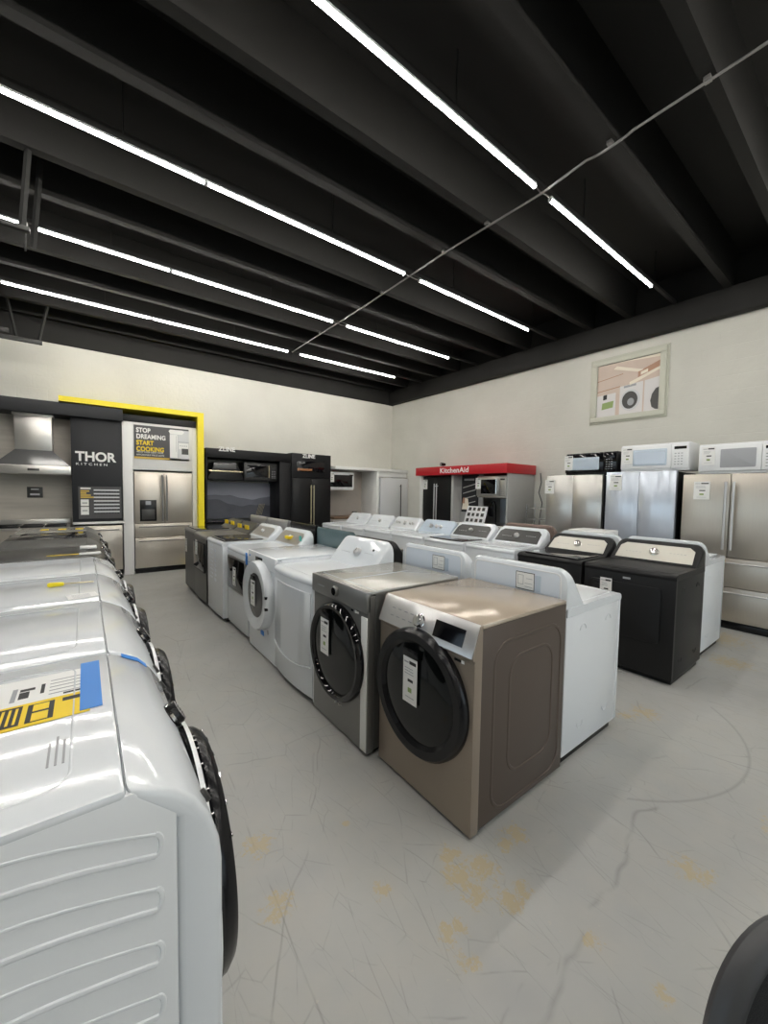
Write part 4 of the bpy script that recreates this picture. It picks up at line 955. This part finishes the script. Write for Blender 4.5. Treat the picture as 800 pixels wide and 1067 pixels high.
# tall cabinet
b = one('cabblk'); b.box(1.80, 2.80, 0, .69, 1.86, 2.41, .003); b.box(1.80, 1.83, 0, .69, 0, 1.86); b.box(2.77, 2.80, 0, .69, 0, 1.86); b.obj('tall_cabinet', parent=t)
ov = one('blackgl').box(1.92, 2.62, -.02, .0, 2.0, 2.24, .004).obj('oven_window', parent=t)
one('copper').box(1.93, 2.30, -.026, -.018, 2.02, 2.07, .003).obj('oven_shelf', parent=ov)
fz = text('ZLINE', .12, (ZX + .24, 8.275, 2.335), 'paper', None, bold=.003, sx=.95, space=1.05, name='shop_sign', ext=.008); tag(fz, 'white ZLINE letters standing on the black header over the hood', 'sign')
fz = text('ZLINE', .12, (ZX + 2.06, 8.29, 2.315), 'paper', None, bold=.003, sx=.95, space=1.05, name='shop_sign', ext=.008); tag(fz, 'white ZLINE letters on the tall black cabinet', 'sign')
t = thing('range_hood', 'black trapezoid range hood with brass rail in the black display', 'range hood', (ZX + .39, 8.55, 1.76))
one('black').prism([(-.34, 0), (.34, 0), (.34, .05), (.20, .36), (-.20, .36), (-.34, .05)], -.24, .30, 'y', .004).obj('hood_body', parent=t)
one('brass').box(-.33, .33, -.262, -.242, .16, .185, .003).obj('hood_rail', parent=t)
one('gryglass').box(-.24, .2, -.246, -.238, .22, .34, .003).obj('hood_light_panel', parent=t)
microwave('microwave_oven', 'black built-in microwave in the black display, brass dots on its front', (ZX + 1.15, 8.40, 1.76), 0, .74, .40, body='cabblk', face='slate', win='blackgl', ctrl='black', handle='brass')
fridge('refrigerator', 'black built-in refrigerator with two brass handles in the tall black cabinet', (ZX + 2.30, 8.30, 0), 0, .93, 1.85, d=.66, m='black', ms='black', drawers=(.62,), mh='brass', hlen=.92)

# ------------------------------------------------------------------ THOR display
t = thing('appliance_display', 'kitchen display wall in charcoal and white with yellow frame', 'display', (-2.2, 8.37, 0))
o = 2.2
one('plank').box(0, o - .17, .42, .46, .9, 2.75).obj('plank_backsplash', parent=t)
one('char').box(0, o + .55, -.10, .63, 2.73, 2.93, .003).obj('header', parent=t)
one('char').box(o + .55, o + 1.76, .02, .63, 2.745, 2.88, .003).obj('inner_header', parent=t)
pn = one('char').box(o - .17, o + .535, 0, .63, .98, 2.73, .002).obj('logo_panel', parent=t)
text('THOR', .215, (o - .115, -.004, 2.015), 'paper', t, bold=.007, sx=.93, name='panel_lettering', ext=.006)
text('K I T C H E N', .055, (o - .115, -.003, 1.94), 'paper', t, bold=.0005, sx=1.35, name='panel_lettering', ext=.002)
b = MB(); zz0, zz1, xa, xb = 1.03, 1.58, o - .09, o + .515
b.use('char2').box(xa, xb, -.006, 0, zz0, zz1)
b.use('paper').box(xa + .03, xa + .17, -.008, -.005, 1.535, 1.56)
b.use('gold'); 
for k, wd in enumerate((.12, .08, .14, .18)): b.box(xa + .03, xa + .03 + wd, -.008, -.005, 1.49 - .035 * k, 1.515 - .035 * k)
b.use('paper').box(xa + .03, xa + .14, -.008, -.005, 1.25, 1.36); b.box(xa + .03, xa + .14, -.008, -.005, 1.10, 1.235)
b.use('inkgrey').box(xa + .05, xa + .12, -.009, -.007, 1.29, 1.31); b.box(xa + .05, xa + .12, -.009, -.007, 1.16, 1.18)
rnd = random.Random(2)
for r in range(7):
    z = 1.52 - .062 * r
    b.use('greywht').box(xa + .21, xb - .03, -.008, -.005, z - .012, z + .012)
    b.use('ink')
    for k in range(9): b.box(xa + .215 + .041 * k, xa + .215 + .041 * k + .012 + .02 * rnd.random(), -.009, -.007, z - .034, z - .018)
b.obj('product_poster', parent=t, label='dark product chart with gold heading')
one('whitewd').box(o - .17, o + .55, -.02, .63, .935, .975, .004).obj('countertop', parent=t)
b = one('whitewd')
b.box(o + .54, o + .695, -.01, .63, 0, 2.745, .003); b.box(o + 1.67, o + 1.75, -.01, .63, 0, 2.745, .003); b.box(o + .695, o + 1.67, -.01, .63, 1.90, 2.745, .003); b.obj('white_surround', parent=t)
b = MB(); x0, x1, z0, z1 = o + .715, o + 1.61, 2.10, 2.70
b.use('char2').box(x0, x1, -.022, -.008, z0, z1, .002)
b.use('gold').box(x0, x1, -.024, -.02, z0, z0 + .035)
b.use('greywht').box(x0 + .57, x1, -.024, -.02, z0 + .0, z1 - .03)
b.use('paper').prism([(x0 + .55, z1 - .06), (x0 + .58, z1 - .11), (x0 + .78, z1 - .11), (x0 + .82, z1 - .06), (x0 + .78, z1 - .03), (x0 + .58, z1 - .03)], -.027, -.02, 'y')
b.use('paper').box(x0 + .57, x0 + .70, -.025, -.02, z0 + .05, z1 - .12); b.box(x0 + .72, x1 - .01, -.025, -.02, z0 + .22, z0 + .33)
b.use('inkgrey').box(x0 + .675, x0 + .68, -.026, -.02, z0 + .16, z1 - .14); b.box(x0 + .70, x0 + .704, -.026, -.02, z0 + .05, z1 - .12); b.box(x0 + .71, x1, -.026, -.02, z0 + .345, z0 + .355)
b.use('slate').box(x0 + .77, x1 - .01, -.026, -.02, z0 + .12, z0 + .23)
b.use('inkgrey')
for k in range(4): b.box(x0 + .74 + .035 * k, x0 + .755 + .035 * k, -.027, -.02, z0 + .27, z0 + .29)
ps = b.obj('poster', parent=t, label='charcoal and white printed poster with kitchen picture')
for k, (s_, m_) in enumerate((('STOP', 'paper'), ('DREAMING', 'paper'), ('START', 'yellow'), ('COOKING', 'yellow'))):
    text(s_, .112, (x0 + .035, -.023, z1 - .125 - .112 * k), m_, ps, bold=.004, sx=.80, space=1.04, name='poster_lettering', ext=.001)
for k, s_ in enumerate(('WITH YOUR NEW THOR', 'AFFORDABLE PRICE SUITE')): text(s_, .042, (x0 + .035, -.023, z0 + .105 - .048 * k), 'paper', ps, bold=.0, sx=.9, name='poster_lettering', ext=.001)
b = one('yellowp'); b.prism([(o - .31, 2.95), (o + 1.75, 2.95), (o + 1.75, 0), (o + 1.86, 0), (o + 1.86, 3.035), (o - .31, 3.035)], -.12, .63, 'y'); b.obj('yellow_frame', parent=t, label='bright yellow frame')
one('yellowp').box(o + 1.60, o + 1.90, -.30, .0, 0, .05, .003).obj('frame_foot', parent=t)
one('slate').box(o + .85, o + 1.50, -.02, .2, 3.036, 3.05, .003).obj('top_cover', parent=t)
# under-counter panel beside the dishwasher
one('cabblk').box(0, o - .17 - 1.4, .02, .60, 0, .90).obj('base_cabinet', parent=t)
fridge('refrigerator', 'stainless french-door refrigerator with water dispenser under the kitchen poster', (1.185, 8.36, 0), 0, .955, 1.865, d=.62, m='steelv', drawers=(.655, .915), dispenser=(-.395, -.13, .96, 1.35), mh='graph', hlen=.86)
t = thing('dishwasher', 'stainless dishwasher with bar handle under the charcoal logo panel', 'dishwasher', (.185, 8.37, 0))
one('steelv').box(-.335, .335, 0, .05, .11, .90, .006).obj('door', parent=t)
one('darkside').box(-.34, .34, .05, .60, .02, .925, .003).obj('dishwasher_body', parent=t)
one('blackpl').box(-.335, .335, .03, .08, 0, .10, .003).obj('base_grille', parent=t)
q = one('graph'); q.tube([(-.29, -.04, .83), (.29, -.04, .83)], .011, 10); q.tube([(-.25, -.04, .83), (-.25, .005, .83)], .008, 8); q.tube([(.25, -.04, .83), (.25, .005, .83)], .008, 8); q.obj('door_handle', parent=t)
t = thing('range_hood', 'stainless chimney range hood against the pale wood-look wall', 'range hood', (-.635, 8.45, 1.765))
one('steel').box(-.225, .225, -.02, .30, .38, .96, .004).obj('hood_chimney', parent=t)
one('steel').box(-.25, .25, -.04, .32, .925, .965, .004).obj('chimney_collar', parent=t)
b = one('gryglass')
b.loft([[(-.45, -.20, .135), (.45, -.20, .135), (.45, .34, .135), (-.45, .34, .135)], [(-.225, -.02, .385), (.225, -.02, .385), (.225, .30, .385), (-.225, .30, .385)]]); b.obj('hood_canopy', parent=t)
b = one('steel'); b.box(-.46, .46, -.21, .34, 0, .135, .005); b.obj('hood_lip', parent=t)
one('slate').box(-.07, .07, -.214, -.208, .05, .085, .001).obj('hood_buttons', parent=t)
t = tag(one('slate').box(-.10, .10, -.01, 0, 0, .18, .004).obj('wall_control_panel'), 'small dark control plate on the pale wood-look wall under the steel hood', 'wall plate'); t.location = (-.665, 8.785, 1.38)
b = one('greywht'); b.box(-.05, .05, -.012, -.008, .13, .15); b.box(-.06, .06, -.012, -.008, .04, .07); b.obj('plate_marks', parent=t)
t = thing('kitchen_range', 'stainless kitchen range below the steel hood, behind the near row', 'range', (-.66, 8.0, 0))
one('steelv').box(-.46, .46, .0, .66, .09, .90, .005).obj('range_body', parent=t)
one('blackpl').box(-.44, .44, .04, .62, 0, .09).obj('base', parent=t)
ct = one('steel').box(-.46, .46, -.02, .70, .90, .93, .004).obj('cooktop', parent=t)
b = one('blackpl')
for k in range(3):
    for j in range(4): b.box(-.42 + .285 * k, -.16 + .285 * k, .10 + .15 * j, .115 + .15 * j, .93, .955, .002)
    b.box(-.42 + .285 * k, -.405 + .285 * k, .1, .565, .93, .955, .002); b.box(-.175 + .285 * k, -.16 + .285 * k, .1, .565, .93, .955, .002)
b.obj('burner_grate', parent=ct)
one('steel').box(-.46, .46, .70, .74, .90, 1.02, .003).obj('back_guard', parent=t)
od = one('steelv').box(-.44, .44, -.03, 0, .22, .72, .006).obj('oven_door', parent=t)
one('blackgl').box(-.30, .30, -.034, -.028, .34, .60, .003).obj('oven_glass', parent=od)
one('chrome').tube([(-.38, -.07, .68), (.38, -.07, .68)], .012, 10).obj('oven_handle', parent=od)
for k in range(6): one('slate').lathe([(.025, 0), (.022, .03), (0, .03)], (-.375 + .15 * k, 0, .81), (0, -1, 0), 16).obj('knob', parent=t)

# ------------------------------------------------------------------ office chair at the lens corner
t = thing('office_chair', 'black mesh-back office chair, only its rounded back corner in view', 'chair', (1.12, .03, 0), -.60)
z0 = .48; cz = .58
def rr3(sx, sz, y, n=14, r=.16): return [(x, y + .05 * (x / .26) ** 2 * -1, z) for x, z in rrect(-sx, sx, cz - sz, cz + sz, r, n)]
b = one('rim'); b.tube(rr3(.285, .19, 0), .028, 12, True, flat=(1, .8)); bk = b.obj('backrest_frame', parent=t)
pts = rrect(-.27, .27, cz - .175, cz + .175, .14, 14)
b = one('mesh'); secs = []
b.loft([[(x, -.05 * (x / .26) ** 2 - .012, z) for x, z in pts], [(x, -.05 * (x / .26) ** 2 + .004, z) for x, z in pts]]); b.obj('mesh_panel', parent=bk)
one('blackpl').tube([(0, .0, .58), (0, .02, .42), (0, -.02, .35), (0, -.2, .345)], .022, 8, flat=(0, 1.6)).obj('back_support', parent=t)
b = one('mesh'); b.prism(rrect(-.25, .25, -.52, -.06, .10), .36, .43, 'z', .02, 3); b.obj('seat', parent=t)
one('blackpl').tube([(0, -.25, .10), (0, -.25, .37)], .025, 12).obj('gas_column', parent=t)
for k in range(5):
    a = 2 * PI * k / 5 + .3; ex, ey = .30 * math.cos(a), -.25 + .30 * math.sin(a)
    lg = one('blackpl').tube([(0, -.25, .12), (ex * .5, -.25 + (ey + .25) * .5, .11), (ex, ey, .075)], .022, 8).obj('leg', parent=t)
    one('blackpl').lathe([(0, -.02), (.028, -.02), (.03, 0), (.028, .02), (0, .02)], (ex, ey, .03), (math.sin(a), -math.cos(a), 0), 16).obj('caster', parent=lg)

# ------------------------------------------------------------------ world, camera
w = bpy.data.worlds.new('sky'); bpy.context.scene.world = w; w.use_nodes = True
nt = w.node_tree; bg = nt.nodes['Background']
sky = nt.nodes.new('ShaderNodeTexSky'); sky.sky_type = 'HOSEK_WILKIE'; sky.sun_direction = (.5, -.3, .8); sky.turbidity = 4
hs = nt.nodes.new('ShaderNodeHueSaturation'); hs.inputs['Saturation'].default_value = .45
nt.links.new(sky.outputs[0], hs.inputs['Color']); nt.links.new(hs.outputs[0], bg.inputs['Color']); bg.inputs['Strength'].default_value = 9.5

cam = bpy.data.cameras.new('camera'); co = bpy.data.objects.new('camera', cam); C.objects.link(co)
f, yaw, pit, rol = 408.99, .6511283, .051662, .0155877
cam.sensor_fit = 'HORIZONTAL'; cam.sensor_width = 36; cam.lens = 36 * f / 800; cam.clip_start = .02; cam.clip_end = 200
fw = Vector((math.sin(yaw) * math.cos(pit), math.cos(yaw) * math.cos(pit), -math.sin(pit)))
rt = Vector((math.cos(yaw), -math.sin(yaw), 0)); up = rt.cross(fw)
r2 = math.cos(rol) * rt + math.sin(rol) * up; u2 = -math.sin(rol) * rt + math.cos(rol) * up
co.matrix_world = Matrix(((r2.x, u2.x, -fw.x, 0), (r2.y, u2.y, -fw.y, 0), (r2.z, u2.z, -fw.z, 1.57), (0, 0, 0, 1)))
sc = bpy.context.scene; sc.camera = co
sc.view_settings.view_transform = 'Standard'; sc.view_settings.look = 'None'; sc.view_settings.gamma = 1; sc.view_settings.use_curve_mapping = False
sc.view_settings.exposure = 0.06
sc.cycles.max_bounces = 8; sc.cycles.diffuse_bounces = 4; sc.cycles.sample_clamp_indirect = 6; sc.cycles.caustics_reflective = False; sc.cycles.caustics_refractive = False
